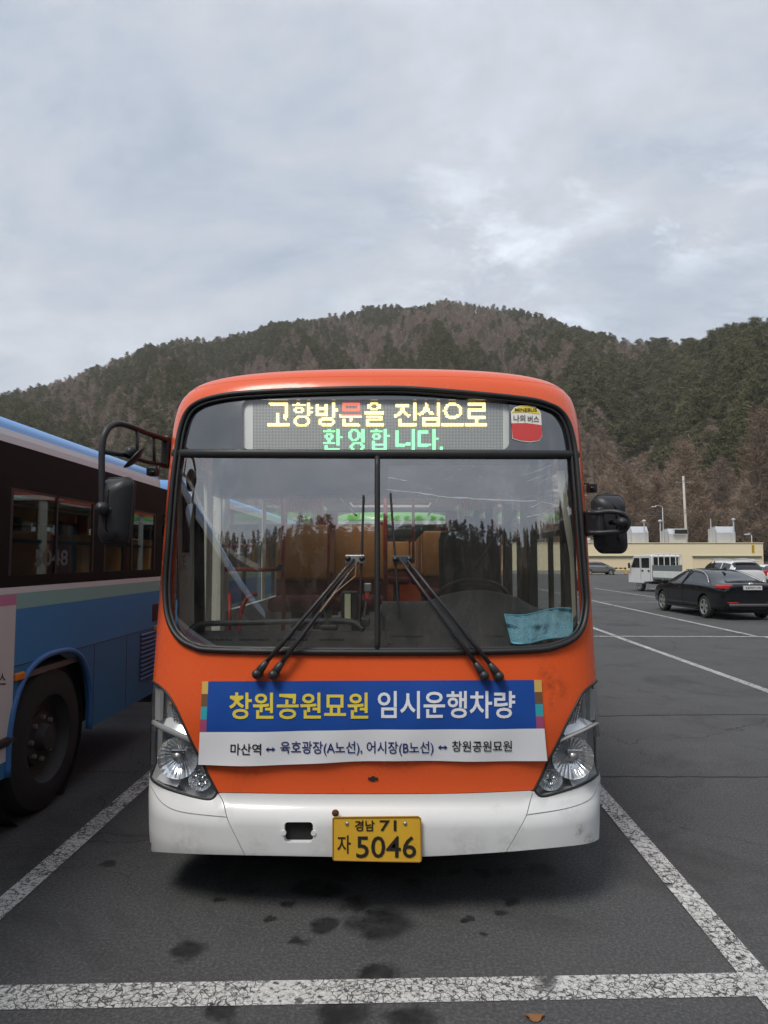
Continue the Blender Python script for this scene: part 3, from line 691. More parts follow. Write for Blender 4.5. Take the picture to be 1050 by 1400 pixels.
# bumper in three pieces with open seams
BOT = [(205.5, 1150), (209, 1159), (222, 1164), (260, 1166.5), (335, 1168.5), (420, 1170), (515, 1171.5), (600, 1169.5), (692, 1164), (760, 1158), (802, 1153), (818, 1147)]
SEAML = [(299, 1084.5), (306, 1098), (311, 1119), (322, 1142), (335, 1168.5)]
SEAMR = [(728.5, 1082), (724, 1098), (719, 1116), (706, 1140), (692, 1164)]
bot = uvp(dn(BOT, 4)); sl, sr = uvp(dn(SEAML, 3)), uvp(dn(SEAMR, 3)); g2 = 0.0022
bl = [tuple(p) for p in bot if p[0] < sl[-1][0] - g2]; bc = [tuple(p) for p in bot if sl[-1][0] + g2 < p[0] < sr[-1][0] - g2]; br_ = [tuple(p) for p in bot if p[0] > sr[-1][0] + g2]
cen = [(a + g2, b2) for a, b2 in sl] + bc + [(a - g2, b2) for a, b2 in sr[::-1]] + [(a, b2 - .004) for a, b2 in mid_b[::-1]][1:-1]
sock = uvp(rrect(389, 428, 1124, 1151.5, 5))
pan('bumper_centre', cen, WHITE, holes=[sock], off=0.004, thick=0.03, step=0.04)
lft = [(a, b2 - .005) for a, b2 in hb_l[::-1]] + [(a - g2, b2) for a, b2 in sl[1:]] + bl[::-1] + edge(float(bot[0][1]), float(hb_l[-1][1]) - .005, -1, 8)
rgt = [(a, b2 - .005) for a, b2 in hb_r] + edge(float(hb_r[-1][1]) - .005, float(bot[-1][1]), 1, 8) + br_[::-1] + [(a + g2, b2) for a, b2 in sr[::-1]][:-1]
pan('bumper_corner', lft, WHITE, off=0.004, thick=0.03, step=0.04); pan('bumper_corner', rgt, WHITE, off=0.004, thick=0.03, step=0.04)
# moulding line on the bumper corners
for pts in ([(207, 1074), (222, 1097), (250, 1110), (311, 1117)], [(818.5, 1068), (806, 1092), (775, 1105), (719, 1114)]):
    q = dn(pts, 8); u_, v_ = inv(*np.array(q).T); bp_('bumper_crease', tube(S(u_, v_, 0.0045), 0.0022, 5, flat=1), mat('grimy_seam', (0.30, 0.30, 0.29), 0.7))
# tow socket, rust and plate
u_, v_ = inv(408.5, 1138); c = S(u_, v_)
bp_('tow_socket', join(boxmm(c[0] - .09, c[0] + .09, c[1] + .03, c[1] + .05, c[2] - .07, c[2] + .07), boxmm(c[0] - .09, c[0] + .09, c[1] + .026, c[1] + .04, c[2] + .05, c[2] + .07), boxmm(c[0] - .09, c[0] - .072, c[1] + .026, c[1] + .04, c[2] - .07, c[2] + .05), boxmm(c[0] + .072, c[0] + .09, c[1] + .026, c[1] + .04, c[2] - .07, c[2] + .05)), mat('socket_black', (0.012, 0.012, 0.013), 0.7))
for dx in (-1, 1): bp_('socket_tab', xf(lathe([(0, -.004), (.012, -.004), (.012, .004), (0, .004)], 14), Matrix.Translation((c[0] + dx * .072, c[1] - .006, c[2]))), WHITE)
# panel fastener hole
p = SP(510, 1064.5, 0.002); bp_('key_hole', join(xf(lathe([(0, -.002), (.013, -.002), (.013, .002), (0, .002)], 14), Matrix.Translation(p)), boxmm(p[0] - .024, p[0] + .024, p[1] - .003, p[1] + .001, p[2] - .006, p[2] + .006)), RUBBER)
pc = at(515, 1148, 3.365); YPL = 3.365
PLATE = mat('plate_yellow', (0.72, 0.42, 0.035), 0.45, var=0.1, vscale=7, dirt=((0.45, 0.27, 0.04), 0.62, 9))
INK = mat('plate_black', (0.02, 0.017, 0.013), 0.6)
def px_sheet(pts, Y, th): # outline in photo pixels on a vertical plane
    return prism([(at(x, y, Y)[0], at(x, y, Y)[2]) for x, y in pts], Y, Y + th)
plate = bp_('number_plate', px_sheet([(457, 1117), (572, 1116), (575, 1119), (576.5, 1176), (574, 1179), (520, 1178), (456.5, 1176.5), (455, 1174), (455, 1119)], YPL, .006), PLATE)
BR = mat('plate_edge', (0.35, 0.2, 0.03), 0.5)
rim = [at(x, y, YPL - .001) for x, y in [(457, 1117.5), (572, 1116.5), (575, 1119), (576, 1176), (574, 1178.3), (520, 1177.5), (456.5, 1176), (455.3, 1174), (455.3, 1119)]]
bp_('plate_rim', tube(rim, .0035, 6, True), BR)
def px_text(name, s, x0, x1, y0, y1, Y, m, bold=0.0, slope=0.0):
    V, Fc = fit_text(s, x0, x1, y0, y1, bold); return bp_(name, ([at(a, b2 + slope * (a - x0), Y) for a, b2 in V], Fc), m)
px_text('plate_text', '경남', 485, 512, 1121.5, 1136.5, YPL - .003, INK, .018); px_text('plate_text', '71', 519, 542, 1121.5, 1136.5, YPL - .003, INK, .015)
px_text('plate_text', '자', 461, 479.5, 1142, 1167, YPL - .003, INK, .008); px_text('plate_text', '5046', 487, 569, 1143, 1173, YPL - .003, INK, .008)
for x, y in ((474.5, 1126), (554, 1126)): bp_('plate_bolt', xf(lathe([(0, -.006), (.007, -.005), (.010, 0), (.010, .004)], 12), Matrix.Translation(at(x, y, YPL))), STEELD, True)
p = at(458.5, 1112, 3.375); bp_('rust_tab', xf(lathe([(0, -.004), (.014, -.003), (.018, .004), (.016, .008)], 10), Matrix.Translation(p)), mat('rust', (0.10, 0.035, 0.02), 0.9, var=0.4, vscale=60), True)
# windscreen opening: gasket, divider, mullion, glass
gi = [tuple(q) for q in inset(OPEN, 4.5)]
uu, vv = inv(*np.array(gi).T); bp_('windscreen_gasket', tube(S(uu, vv, 0.004), 0.0205, 10, True, flat=0.75, up=(0, -1, 0)), RUBBER, True)
g3 = [tuple(q) for q in inset(OPEN, 9)]
uu, vv = inv(*np.array(g3).T); bp_('inner_gasket', tube(S(uu, vv, 0.0), 0.008, 8, True), BLACKP, True)
inn = inset(OPEN, 7)
dest = dens(clip(inn, 1, 617, True), 10); lw = clip(inn, 1, 624, False); lwl = dens(clip(lw, 0, 514, True), 10); lwr = dens(clip(lw, 0, 518, False), 10)
wl = pan('windscreen', uvp(lwl), WSGL, off=-0.012, thick=0, step=0.07); wr = pan('windscreen', uvp(lwr), WSGL, off=-0.012, thick=0, step=0.07)
dq = np.array([(236 + (791 - 236) * k / 50, 619.5 + 2.0 * (k / 50) ) for k in range(51)]); uu, vv = inv(*dq.T)
bp_('sign_divider', tube(S(uu, vv, -0.004), 0.024, 10, flat=0.55, up=(0, 0, 1)), RUBBER, True)
mq = np.array([(515.8, 624 + (892 - 624) * k / 20) for k in range(21)]); uu, vv = inv(*mq.T)
bp_('centre_mullion', tube(S(uu, vv, -0.006), 0.019, 10, flat=0.8, up=(0, -1, 0)), RUBBER, True)
# destination glass: black printed border round a clear window, the lamp board behind
DGL = mat('black_sign_glass', (0.028, 0.031, 0.036), 0.06, spec=0.5, ior=2.3, var=0.1, vscale=2)
win = uvp(dens(rrect(330, 697, 545, 613.5, 10), 10))
pan('sign_glass', uvp(dest), DGL, holes=[win], off=-0.012, thick=0.004, step=0.06)
pan('sign_window', win, glass('sign_window_glass', (0.9, 0.91, 0.9), 0.05, 1.5), off=-0.013, thick=0, step=0.06)
board = uvp(dens(rrect(322, 705, 538, 619, 3), 12))
BOARD = mat('lamp_board_grey', (0.80, 0.82, 0.80), 0.5, var=0.05, vscale=3)
pan('lamp_board', board, BOARD, off=-0.035, thick=0.03, step=0.06)
# lamps of the destination board: a dot matrix, lit dots shaped as the words
def raster(ch, n=16, bold=0.012, thr=0.46):
    V, Fc = text_mesh(ch, bold, 4); a, b2 = V.min(0), V.max(0); tri = []
    for f_ in Fc:
        for k in range(1, len(f_) - 1): tri.append((V[f_[0]], V[f_[k]], V[f_[k + 1]]))
    T = np.array(tri); ss = 4; k = n * ss
    xs = a[0] + (np.arange(k) + .5) / k * (b2[0] - a[0]); ys = b2[1] - (np.arange(k) + .5) / k * (b2[1] - a[1]); gx, gy = np.meshgrid(xs, ys); hit = np.zeros(gx.shape, bool)
    for A, B, C_ in T:
        d1 = (gx - B[0]) * (A[1] - B[1]) - (A[0] - B[0]) * (gy - B[1]); d2 = (gx - C_[0]) * (B[1] - C_[1]) - (B[0] - C_[0]) * (gy - C_[1]); d3 = (gx - A[0]) * (C_[1] - A[1]) - (C_[0] - A[0]) * (gy - A[1])
        hit |= ~(((d1 < 0) | (d2 < 0) | (d3 < 0)) & ((d1 > 0) | (d2 > 0) | (d3 > 0)))
    return hit.reshape(n, ss, n, ss).mean((1, 3)) > thr
GLYPH = {'환': "....##....##..|.########.##..|..........##..|...####...##..|..##..##..##..|..##..##..####|...####...##..|....##....##..|....##....##..|.########.##..|..........##..|..##..........|..##..........|..##########..|..##########..",
 '영': "...####...##..|..##..##..##..|.##....##.##..|.##....#####..|.##....##.##..|.##....#####..|..##..##..##..|...####...##..|..........##..|....######....|...##....##...|..##......##..|..##......##..|...##....##...|....######....",
 '합': "....##....##..|.########.##..|..........##..|...####...##..|..##..##..####|..##..##..##..|...####...##..|..........##..|..##......##..|..##......##..|..##########..|..##......##..|..##......##..|..##########..|..##########..",
 '을': ".....#####.....|...###...###...|...##.....##...|...###...###...|.....#####.....|...............|.#############.|.#############.|...............|..###########..|...........##..|..###########..|..##...........|..##...........|..############.|..############.",
 '향': "....##.....##..|.#########.##..|...........##..|...#####...####|..##...##..##..|..##...##..##..|...#####...####|...........##..|...........##..|....#######....|...##.....##...|..##.......##..|..##.......##..|..##.......##..|...##.....##...|....#######...."}
PIT = 2.04; X0, Y0 = 343.0, 546.5; NC, NR = 170, 33
grid = np.zeros((NR, NC), int)
def put(ch, x, row, wpx, rows, colr, thr=0.46):
    c0 = int(round((x - X0) / PIT))
    if ch in GLYPH:
        for i, l in enumerate(GLYPH[ch].split('|')):
            for j, q in enumerate(l):
                if q == '#': grid[row + i, c0 + j] = colr
        return
    n = int(round(wpx / PIT)); Rr_ = raster(ch, 32, 0.0)
    H = np.zeros((rows, n), bool)
    for i in range(rows):
        for j in range(n):
            H[i, j] = Rr_[int(i * 32 / rows):max(int((i + 1) * 32 / rows), int(i * 32 / rows) + 1), int(j * 32 / n):max(int((j + 1) * 32 / n), int(j * 32 / n) + 1)].mean() >= thr
    c0 = int(round((x - X0) / PIT))
    sub = grid[row:row + rows, c0:c0 + n]; sub[H[:sub.shape[0], :sub.shape[1]]] = colr
for ch, x, wd in (('고', 363, 31), ('향', 397, 30), ('방', 430, 30), ('문', 463, 30), ('을', 496, 30), ('진', 538, 30), ('심', 571, 30), ('으', 604, 30), ('로', 636, 30)): put(ch, x, 0, wd, 16, 1)
for ch, x, wd in (('환', 438, 29), ('영', 473, 29), ('합', 505, 30), ('니', 541, 27), ('다', 572, 28)): put(ch, x, 18, wd, 15, 2)
c0 = int((604 - X0) / PIT); grid[30:33, c0:c0 + 2] = 2
cm = int(round((463 - X0) / PIT)); blk = grid[0:9, cm + 1:cm + 15]; blk[blk == 1] = 3
jj, ii = np.meshgrid(np.arange(NC), np.arange(NR)); cxp = X0 + (jj + .5) * PIT; cyp = Y0 + (ii + .5) * PIT
hs = PIT * 0.31
corner = [SP((cxp + dx * hs).ravel(), (cyp + dy * hs).ravel(), -0.0335 if False else -0.033) for dx, dy in ((-1, 1), (1, 1), (1, -1), (-1, -1))]
def dots(code, grow=1.0):
    idx = np.nonzero(grid.ravel() == code)[0]; V, Fc = [], []
    for q in idx:
        k = len(V); c = sum(corner[a][q] for a in range(4)) / 4
        V += [tuple(c + (corner[a][q] - c) * grow) for a in range(4)]; Fc.append((k, k + 1, k + 2, k + 3))
    return V, Fc
DOT = mat('unlit_lamp', (0.17, 0.175, 0.17), 0.5)
for code, mm, nm, gw in ((0, DOT, 'unlit_lamps', 1.0), (1, mat('amber_lamp_light', (0.6, 0.5, 0.2), 0.5, emit=(1.0, 0.80, 0.22), estr=2.6), 'lit_yellow_lamps', 1.2), (2, mat('green_lamp_light', (0.2, 0.6, 0.3), 0.5, emit=(0.13, 1.0, 0.24), estr=2.0), 'lit_green_lamps', 1.2), (3, mat('red_lamp_light', (0.6, 0.2, 0.1), 0.5, emit=(0.85, 0.10, 0.04), estr=1.0), 'lit_red_lamps', 1.2)):
    tag(bp_(nm, dots(code, gw), mm), kind='stuff')
# sticker on the sign glass: yellow and white bands with words over a red body (no face)
def spoly(name, pts, m, off): return pan(name, uvp(dens(pts, 4)), m, off=off, thick=0, step=0.04)
SW = mat('sticker_white', (0.78, 0.77, 0.72), 0.4); SY = mat('sticker_yellow', (0.80, 0.62, 0.06), 0.4); SR = mat('sticker_red', (0.62, 0.06, 0.055), 0.4); SK = mat('sticker_ink', (0.02, 0.02, 0.02), 0.5)
stk = spoly('sign_sticker', [(699, 562), (704, 556), (712, 553.5), (722, 553), (732, 555), (738, 559.5), (740.5, 564), (742.5, 596), (738, 602), (726, 604), (712, 602.5), (701, 599)], SW, -0.008)
spoly('sticker_band', [(700, 563.5), (705, 557), (712.5, 554.5), (722, 554), (731, 556), (737, 560.5), (739, 565.5), (720, 563)], SY, -0.0065)
spoly('sticker_band', [(699.6, 578), (720, 577.5), (741.5, 580.5), (742, 595.5), (737.5, 601), (726, 602.6), (712, 601.3), (701.5, 598)], SR, -0.0065)
for s, x0, x1, y0, y1, b in (('MINEBUS', 704.5, 734.5, 557.5, 562.3, .02), ('나의', 702.5, 718.5, 566.5, 576, .01), ('버스', 722, 737.5, 567.5, 577, .01)):
    V, Fc = fit_text(s, x0, x1, y0, y1, b); bp_('sticker_text', (SP(V[:, 0], V[:, 1], -0.005), Fc), SK)
# ------------------------------------------------------------------ headlamps
GREYL = mat('lamp_grey_trim', (0.34, 0.34, 0.335), 0.4, var=0.1)
FLUTE = mat('fluted_reflector', (0.88, 0.90, 0.92), 0.12, metal=0.85)
CHR2 = mat('lamp_bright_trim', (0.90, 0.91, 0.93), 0.2, metal=0.35)
SOCK = mat('lamp_bulb_orange', (0.55, 0.20, 0.07), 0.3)
def headlamp(left):
    HLp, HBp = (HL_L, HB_L) if left else (HL_R, HB_R); s = -1 if left else 1
    def X(x): return x if left else 1026 - x          # lamp drawn for the left, mirrored about the bus axis
    top, botm = uvp(dn(HLp)), uvp(dn(HBp)); e = s * ULEN * 0.955
    poly = [tuple(p) for p in top] + [tuple(p) for p in botm][1:] + [(e, float(botm[-1][1]) + .005), (e, float(botm[-1][1]) * .5 + float(top[0][1]) * .5), (e, float(top[0][1]) + .005)]
    root = bp_('headlamp', ([], []), None); bpy.data.objects.remove(root)
    body = pan('headlamp', poly, mat('lamp_back_shell', (0.50, 0.515, 0.53), 0.25, metal=0.5, var=0.3, vscale=20), off=-0.06, thick=0.01, step=0.04)
    P0 = np.array(poly); A, B = S(P0[:, 0] / ULEN, P0[:, 1], 0.0), S(P0[:, 0] / ULEN, P0[:, 1], -0.06); n = len(A)
    obj('lamp_wall', (list(map(tuple, A)) + list(map(tuple, B)), [(i, (i + 1) % n, n + (i + 1) % n, n + i) for i in range(n)]), GREYL, body)
    panel('lens', poly, LENS, body, off=0.001, thick=0, step=0.05)
    obj('lamp_seal', tube(S(P0[:, 0] / ULEN, P0[:, 1], 0.002), 0.0065, 8, True), RUBBER, body, True)
    # band between the indicator and the main lamp
    q = dn([(X(206), 988), (X(225), 998), (X(245), 1007), (X(262), 1014)], 6); u_, v_ = inv(*np.array(q).T); obj('lamp_band', tube(S(u_, v_, -0.010), 0.017, 8, flat=0.6), GREYL, body, True)
    def bowl(name, x, y, rad, depth, m, off=-0.058, squash=1.0, ripple=0.0, n_=120):
        c = SP(X(x), y, off + depth); V, Fc = [], []; rings = 12
        for i in range(rings + 1):
            t = i / rings
            for k in range(n_):
                a = 2 * math.pi * k / n_; rr = rad * (0.18 + 0.82 * t)
                V.append((c[0] + rr * math.cos(a), c[1] + depth * (1 - t * t) + ripple * 0.7 * math.sin(a * 26) * rad * t * (1 - .5 * t), c[2] + rr * squash * math.sin(a)))
        for i in range(rings):
            for k in range(n_): Fc.append((i * n_ + k, i * n_ + (k + 1) % n_, (i + 1) * n_ + (k + 1) % n_, (i + 1) * n_ + k))
        return obj(name, (V, Fc), m, body, True), c
    _, c = bowl('main_reflector', 242, 1037, 0.105, 0.055, FLUTE, ripple=0.035)
    obj('bulb_shield', xf(lathe([(0, -.035), (.022, -.03), (.026, -.01), (.02, .03)], 16), Matrix.Translation((c[0], c[1] + .02, c[2] + .01))), STEELD, body, True)
    obj('bulb_bridge', boxmm(c[0] - .03, c[0] + .05, c[1] - .012, c[1] - .004, c[2] + .028, c[2] + .046, .003), CHROME, body)
    _, c = bowl('fog_reflector', 271, 1068, 0.060, 0.04, FLUTE, ripple=0.05, squash=0.9)
    for dx, dz in ((-.018, .018), (.016, .010), (.0, -.022)): obj('fog_bulb', xf(lathe([(0, -.02), (.010, -.018), (.012, 0), (.012, .02)], 12), Matrix.Translation((c[0] + dx, c[1] + .01, c[2] + dz))), CHROME, body, True)
    # chrome blades that catch the sky
    def blade_(pts, off0, off1):
        q = [(X(a), b2) for a, b2 in pts]; k = len(q) // 2; T, Bt = SP(*np.array(q[:k]).T, off0), SP(*np.array(q[k:][::-1]).T, off1)
        V = list(map(tuple, T)) + list(map(tuple, Bt)); obj('chrome_blade', (V, [(i, i + 1, k + i + 1, k + i) for i in range(k - 1)]), CHR2, body, True)
    blade_([(208, 1062), (222, 1052), (246, 1062), (240, 1077), (222, 1072), (211, 1066)], -0.035, -0.012)
    blade_([(209, 986), (222, 983), (238, 993), (252, 1003), (250, 1008), (236, 1003), (222, 996), (209, 990)], -0.05, -0.015)
    # indicator: faceted prisms in rows
    V, Fc = [], []
    for i in range(11):
        for j in range(9):
            x = 219 + j * 3.4 + i * 1.0; y = 950 + i * 4.0 + j * 0.5
            if x < 217 or x > 222 + i * 2.6 + 6: continue
            p = SP(X(x), y, -0.05); r_ = .0065; k = len(V)
            V += [(p[0] - r_, p[1], p[2] - r_), (p[0] + r_, p[1], p[2] - r_), (p[0] + r_, p[1], p[2] + r_), (p[0] - r_, p[1], p[2] + r_), (p[0], p[1] - .012, p[2])]
            Fc += [(k, k + 1, k + 4), (k + 1, k + 2, k + 4), (k + 2, k + 3, k + 4), (k + 3, k, k + 4)]
    tag(obj('indicator_prisms', (V, Fc), FLUTE, body), kind='stuff')
    p = SP(X(226), 963, -0.045); obj('indicator_bulb', xf(lathe([(0, -.02), (.012, -.014), (.014, .004), (.010, .02)], 12), Matrix.Translation(p)), SOCK, body, True)
    q = [(X(a), b2) for a, b2 in ((209.5, 938), (216, 941), (216.5, 985), (209, 985))]; obj('indicator_edge', (list(map(tuple, SP(*np.array(q).T, -0.012))), [(0, 1, 2, 3)]), GREYL, body)
    return body
headlamp(True); headlamp(False)
# smudge of dirt on the paint by the banner
# ------------------------------------------------------------------ wipers
def wiper(base, knee, head, blade_x, y0, y1, tilt):
    pts = [SP(*base, 0.035), SP(base[0] * .8 + knee[0] * .2, base[1] * .8 + knee[1] * .2, 0.05)]
    k = SP(*knee, 0.055); h = SP(*head, 0.045)
    mid_ = pts[1] * .55 + k * .45
    o = bp_('wiper_arm', tube([pts[0], pts[0] * .6 + pts[1] * .4, pts[1]], [.020, .021, .014], 8, flat=0.8), BLACKP, True)
    obj('arm_rod', tube([pts[1], mid_, k, h], [.011, .012, .0085, .007], 8), BLACKP, o, True)
    obj('arm_pivot', xf(lathe([(0, -.03), (.020, -.027), (.024, -.012), (.024, .05)], 16), Matrix.Translation(pts[0])), BLACKP, o, True)
    obj('arm_sleeve', tube([mid_ * .96 + k * .04, mid_ * .75 + k * .25], .0155, 8), BLACKP, o)
    return o
wiper((354, 921), (426, 836), (485, 766), 0, 0, 0, 0); wiper((376, 922), (439, 838), (491, 770), 0, 0, 0, 0)
wiper((660, 923), (597, 836), (546, 765), 0, 0, 0, 0); wiper((680, 924), (612, 838), (557, 768), 0, 0, 0, 0)
for xt, yt, xb, yb, hx, hy in ((497, 678, 492, 851, 486, 766), (534, 675, 546, 846, 550, 767)):
    q = np.array([(xt + (xb - xt) * k / 12, yt + (yb - yt) * k / 12) for k in range(13)])
    o = bp_('wiper_blade', tube(SP(*q.T, 0.006), 0.006, 6, flat=0.7), RUBBER)
    obj('blade_spine', tube(SP(*q.T, 0.020), [.003 + .003 * math.sin(math.pi * k / 12) for k in range(13)], 6), BLACKP, o)
    for f_ in (.12, .3, .5, .7, .88):
        qq = np.array([xt + (xb - xt) * f_, yt + (yb - yt) * f_]); obj('blade_claw', tube([SP(*qq, 0.004), SP(*qq, 0.022)], .005, 6), BLACKP, o)
    c = SP(hx, hy, 0.035); obj('blade_yoke', box(c, (.10, .012, .045), .005), STEELD if xt < 510 else DARKG, o)
    for dx in (-.036, .036): obj('yoke_bolt', xf(lathe([(0, -.012), (.014, -.009), (.016, .004)], 12), Matrix.Translation((c[0] + dx, c[1] - .004, c[2] + .004))), BLACKP, o, True)
p = SP(487, 790, .07); q = SP(440, 838, .07); bp_('washer_hose', tube([SP(488, 772, .07), p, SP(460, 812, .068), q], .0025, 5), mat('hose_amber', (.35, .2, .08), .5))
# ------------------------------------------------------------------ mirrors and cameras
ml = bp_('mirror_arm', tube(catmull([at(231, 602, 3.95), at(205, 593, 3.82), at(170, 580.5, 3.62), at(155, 581, 3.55), at(145, 590, 3.5), at(140, 608, 3.48), at(139, 640, 3.47), at(139.5, 692, 3.46)], 6), .0165, 10), BLACKP, True)
obj('lower_bar', tube([at(142, 618, 3.49), at(170, 622, 3.62), at(200, 631, 3.8), at(230, 637.5, 3.95)], .0125, 8), BLACKP, ml, True)
for a, b2, y0, y1, Y in ((187, 188, 589, 628, 3.71), (210, 211, 596, 634, 3.85)): obj('arm_brace', tube([at(a, y0, Y), at(b2, y1, Y)], .0095, 8), BLACKP, ml, True)
obj('arm_bracket', box(at(227, 618, 3.95), (.05, .05, .19), .01), BLACKP, ml)
def mirror_shell(name, x0, x1, y0, y1, Y, depth, parent, rz=0.0, taper=0.0):
    a, b2 = at(x0, y1, Y), at(x1, y0, Y); W, H = (b2[0] - a[0]), (b2[2] - a[2]); c = (a + b2) / 2
    rings = []; V, Fc = [], []
    for (ins, dy) in ((0.004, .05), (0.0, .035), (0.0, .02), (.008, .0), (.02, -depth * .45), (.045, -depth * .8), (.075, -depth)):
        pl = rrect(-W / 2 + ins, W / 2 - ins, -H / 2 + ins, H / 2 - ins, max(.02, W * .24 - ins * .3), 6)
        rings.append([(x + taper * z, dy, z) for x, z in pl])
    n = len(rings[0])
    for r_ in rings: V += r_
    for i in range(len(rings) - 1):
        for k in range(n): Fc.append((i * n + k, i * n + (k + 1) % n, (i + 1) * n + (k + 1) % n, (i + 1) * n + k))
    Fc.append(tuple((len(rings) - 1) * n + k for k in range(n))); Fc.append(tuple(range(n))[::-1])
    M = Matrix.Translation(c) @ Matrix.Rotation(rz, 4, 'Z')
    o = obj(name, xf((V, Fc), M), BLACKP, parent, 'auto')
    pl = rrect(-W / 2 + .012, W / 2 - .012, -H / 2 + .012, H / 2 - .012, W * .2, 6); obj('mirror_glass', xf(prism([(x + taper * z, z) for x, z in pl], .052, .055), M), CHROME, o)
    obj('mirror_rim', xf(tube([(x, .022, z) for x, _, z in rings[2]], .006, 6, True), M), RUBBER, o, True)
    return o
m_ = mirror_shell('mirror_head', 131, 181, 653, 743, 3.5, .055, ml, R(-14), .06)
p = at(139.5, 695, 3.43); obj('ball_joint', xf(lathe([(0, -.034), (.02, -.03), (.033, -.01), (.035, .01), (.028, .03)], 18), Matrix.Translation(p)), BLACKP, ml, True)
obj('joint_stub', tube([p, at(160, 698, 3.47)], .016, 8), BLACKP, ml, True)
p = at(183.5, 626, 3.60); M = Matrix.Translation(p) @ Matrix.Rotation(R(-48), 4, 'Y') @ Matrix.Rotation(R(20), 4, 'X')
rm = obj('round_mirror', xf(lathe([(0, -.022), (.03, -.020), (.055, -.012), (.074, .0), (.074, .008), (.07, .010), (0, .012)], 28, 'Z'), M), BLACKP, ml, True)
obj('round_mirror_mount', xf(lathe([(0, .05), (.022, .045), (.03, .02), (.03, 0)], 16, 'Z'), Matrix.Translation(at(176, 622, 3.62)) @ Matrix.Rotation(R(30), 4, 'Y')), BLACKP, ml, True)
cl = bp_('side_camera', box(at(209, 645, 3.80), (.058, .06, .05), .008), BLACKP); obj('camera_bracket', tube([at(202, 638, 3.82), at(202, 648, 3.80)], .004, 6), BLACKP, cl); obj('camera_bracket', tube([at(217, 637, 3.82), at(217, 648, 3.80)], .004, 6), BLACKP, cl)
obj('camera_eye', xf(lathe([(0, -.012), (.012, -.010), (.014, .004)], 14), Matrix.Translation(at(209, 646, 3.765))), mat('lens_dark', (.01, .01, .012), .05), cl, True)
mr_ = bp_('mirror_arm', tube(catmull([at(805, 701, 3.56), at(815, 701, 3.52), at(835, 699.5, 3.5), at(850, 702, 3.48), at(858, 709, 3.48), at(858.5, 718, 3.48), at(852, 726, 3.49), at(835, 727.5, 3.5), at(815, 728.5, 3.52), at(806, 728, 3.56)], 6), .0125, 10), BLACKP, True)
obj('arm_bracket', box(at(806.5, 715, 3.72), (.035, .42, .14), .012), BLACKP, mr_)
mirror_shell('mirror_head', 814, 859, 676.5, 755.5, 3.64, .05, mr_, R(12), -.05)
p = at(850, 714, 3.47); obj('ball_joint', xf(lathe([(0, -.03), (.016, -.026), (.026, -.008), (.028, .01), (.022, .03)], 18), Matrix.Translation(p)), BLACKP, mr_, True)
obj('joint_stub', tube([p, at(835, 714, 3.56)], .015, 8), BLACKP, mr_, True); obj('joint_post', tube([at(850, 702, 3.5), at(849, 727, 3.52)], .009, 8), BLACKP, mr_, True)
cr_ = bp_('side_camera', box(at(809, 667.5, 3.95), (.05, .06, .052), .007), BLACKP); obj('camera_bracket', tube([at(797, 661, 4.0), at(806, 661.5, 3.97), at(809, 664, 3.95)], .005, 6), BLACKP, cr_)
obj('camera_eye', xf(lathe([(0, -.012), (.011, -.010), (.013, .004)], 14), Matrix.Translation(at(809.5, 668, 3.915))), MATS['lens_dark'], cr_, True)
# ------------------------------------------------------------------ body behind the front
YR = 12.4; WB = 1.213
def side_strip(v0, v1, s, y1=YR, n=10):
    vs_ = np.linspace(v0, v1, n); A = S(np.full(n, s * .999), vs_); V = [tuple(p) for p in A] + [(p[0], y1, p[2]) for p in A]
    return V, [(i, i + 1, n + i + 1, n + i) for i in range(n - 1)]
FLOORZ = 0.86
def skirt(s, ya):
    def arch(y): return [(y - .60 * math.cos(a), .40 + .66 * math.sin(a)) for a in np.linspace(0, math.pi, 17)]
    pl = [(ya, .34)] + [(5.40, .34)] + arch(6.0) + [(6.60, .34), (9.60, .34)] + arch(10.2) + [(10.80, .34), (YR, .40), (YR, 1.315), (ya, 1.315)]
    o = bp_('side_panel', prism(pl, CX + s * 1.2135, CX + s * 1.19, 'YZ'), ORANGE)
    for y in (6.0, 10.2): obj('wheel_arch', tube([(CX + s * 1.214, a, z) for a, z in arch(y)], .018, 8), RUBBER, o, True)
for s in (-1, 1):
    ya = 5.15 if s < 0 else None
    if s < 0:   # door side: lower skirt starts behind the door
        skirt(s, 5.15)
        V, Fc = side_strip(.33, 2.36, s, 4.12, 24); bp_('corner_post', (V, Fc), ORANGE, True)
    else:
        skirt(s, 3.95)
    bp_('cant_rail', side_strip(2.34, VTOP, s, n=60), ORANGE, True)
nu = 121; uu = np.linspace(-.999, .999, nu); rows = [2.774] + [VTOP - (VTOP - 2.775) * (1 - k / 22) ** 2 for k in range(1, 23)]
V = [tuple(p) for v_ in rows for p in S(uu, np.full(nu, v_), .0004 if v_ < 2.78 else 0)] + [(p[0], YR, p[2]) for p in S(uu, np.full(nu, VTOP))]
nrw = len(rows); DAYLIGHT_GAPS = ((4.75, 5.8), (6.5, 7.6), (8.5, 9.6), (10.5, 11.5)); A = S(uu, np.full(nu, VTOP)); V = V[:nrw * nu]; ih = [i for i in range(nu) if abs(A[i][0] - CX) < .62]; i0, i1 = ih[0], ih[-1]  # openings added in the roof to let daylight into the cabin
Fr = [(j * nu + i, j * nu + i + 1, (j + 1) * nu + i + 1, (j + 1) * nu + i) for j in range(nrw - 1) for i in range(nu - 1)]; ys_ = sorted([y for h_ in DAYLIGHT_GAPS for y in h_] + [YR])
for k, y in enumerate(ys_):
    V += [(p[0], y, p[2]) for p in A]; j = nrw - 1 + k
    for i in range(nu - 1):
        if k % 2 == 1 and i0 <= i < i1 and y != YR: continue
        Fr.append((j * nu + i, j * nu + i + 1, (j + 1) * nu + i + 1, (j + 1) * nu + i))
bp_('roof', (V, Fr), ORANGE, True)
